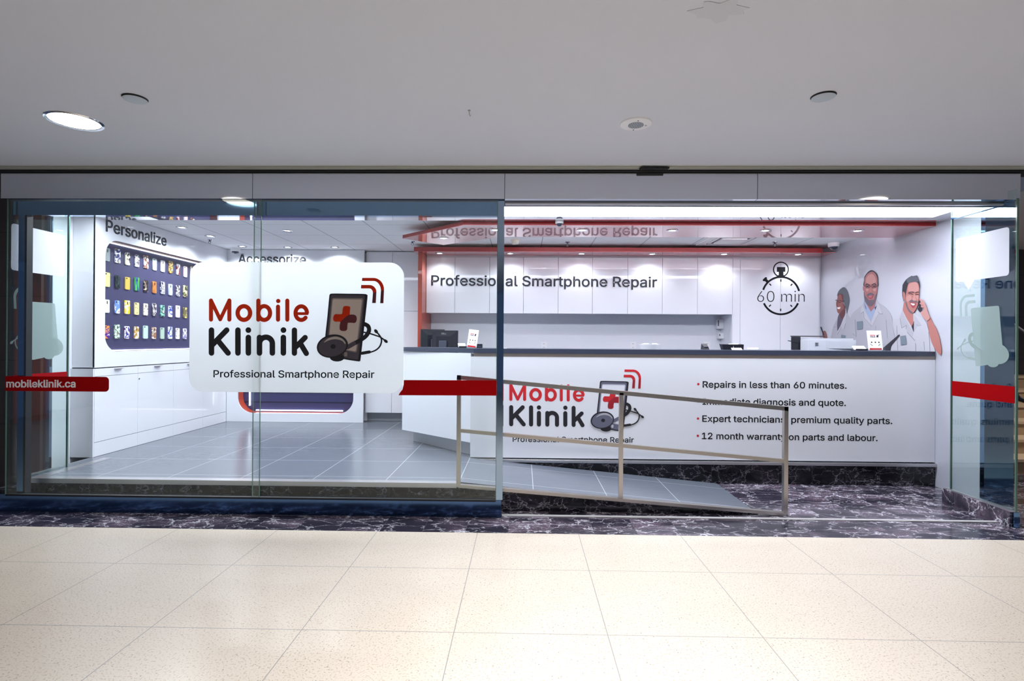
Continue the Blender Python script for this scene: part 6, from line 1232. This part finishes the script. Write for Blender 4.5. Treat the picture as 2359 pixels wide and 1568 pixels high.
p.lay('cheek', poly(loopsmooth([(410, 820), (520, 780), (560, 880), (480, 960), (420, 960)], 3)) + poly(loopsmooth([(690, 800), (770, 790), (765, 900), (720, 900)], 3)), 'skin_l', Z3, fc)
p.lay('beard', poly(loopsmooth([(372, 960), (410, 1140), (500, 1300), (580, 1335), (590, 1290), (520, 1240), (450, 1130), (410, 1000)], 3)), 'beard', Z3, fc)
p.lay('moustache', poly(loopsmooth([(480, 970), (560, 920), (640, 930), (720, 960), (740, 1010), (640, 990), (540, 990)], 3)), 'beard', Z3, fc)
p.lay('nose', poly(loopsmooth([(640, 760), (590, 900), (620, 945), (690, 940), (690, 890), (665, 760)], 3)), 'skin_l', Z3, fc)
p.lay('mouth', poly(loopsmooth([(505, 1000), (600, 1000), (690, 1020), (670, 1110), (610, 1170), (545, 1100)], 3)), 'lip', Z3, fc)
p.lay('teeth', poly(loopsmooth([(530, 1025), (600, 1030), (660, 1040), (640, 1085), (580, 1075)], 3)), 'teeth', Z3, fc)
p.lay('eyebrow', stroke(smooth([(470, 715), (540, 685), (630, 690)]), 24) + stroke(smooth([(680, 715), (730, 690), (780, 690)]), 22), 'hair', Z3, fc)
p.lay('eye', stroke(smooth([(500, 740), (550, 735), (600, 755)]), 20) + stroke(smooth([(685, 760), (730, 755), (770, 765)]), 20), 'dark', Z3, fc)
p.lay('phone', poly(loopsmooth([(700, 615), (735, 585), (748, 640), (755, 760), (735, 780), (690, 725), (708, 690)], 3)), 'dark', ZB)
p.lay('hand', poly(loopsmooth([(715, 550), (775, 580), (820, 650), (870, 800), (895, 870), (845, 915), (780, 850), (742, 780), (790, 745), (800, 700), (745, 690), (760, 655), (722, 635), (745, 610)], 3)), 'skin_l', ZB)
p.lay('finger_shadow', stroke([(745, 655), (790, 665)], 9) + stroke([(765, 700), (800, 715)], 9) + stroke([(735, 620), (755, 625)], 7), 'skin_s', ZB)
p.lay('clipboard', poly([(115, 1370), (385, 1140), (402, 1152), (245, 1335), (240, 1415), (115, 1415)]), 'dark', ZB)
p.lay('badge', poly([(405, 1170), (495, 1155), (510, 1300), (415, 1315)]), 'badge', ZB)

# ------------------------------------------------------------------ stairs and rails outside on the right
stt = thing('staircase', 'beige stone stairs climbing away at the right edge', 'stairs', (5.7, 6.6, 0), kind='structure')
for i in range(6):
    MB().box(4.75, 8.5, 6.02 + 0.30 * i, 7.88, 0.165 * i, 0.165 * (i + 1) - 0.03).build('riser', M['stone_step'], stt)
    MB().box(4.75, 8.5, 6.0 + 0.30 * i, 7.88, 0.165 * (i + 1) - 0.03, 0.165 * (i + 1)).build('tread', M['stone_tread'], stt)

# rails of the stairs, just inside the right edge
def on_plane(px, py, Y):
    a, b = front(Y).px(px, py)
    return (a, Y, b)
rl = thing('stair_rail', 'bright thin metal handrail sloping beside the stone stairs', 'handrail', (6.2, 5.9, 0))
a, b = on_plane(2318, 735, 6.3), on_plane(2400, 794, 5.7)
MB().tube([a, b], 0.016, 12).build('rail', M['alu'], rl)
MB().tube([(b[0], b[1], 0.0), b], 0.016, 12).build('post', M['alu'], rl)
rl = thing('stair_rail', 'thick dark handrail with a rounded end low at the right edge', 'handrail', (6.0, 5.5, 0))
a, c = on_plane(2338, 903, 5.6), on_plane(2420, 940, 5.5)
MB().tube(smooth([a, on_plane(2343, 914, 5.59), on_plane(2358, 922, 5.57), c]), 0.024, 12).build('rail', M['black_plastic'], rl)
MB().tube([(c[0], c[1], 0.0), c], 0.02, 12).build('post', M['black_plastic'], rl)
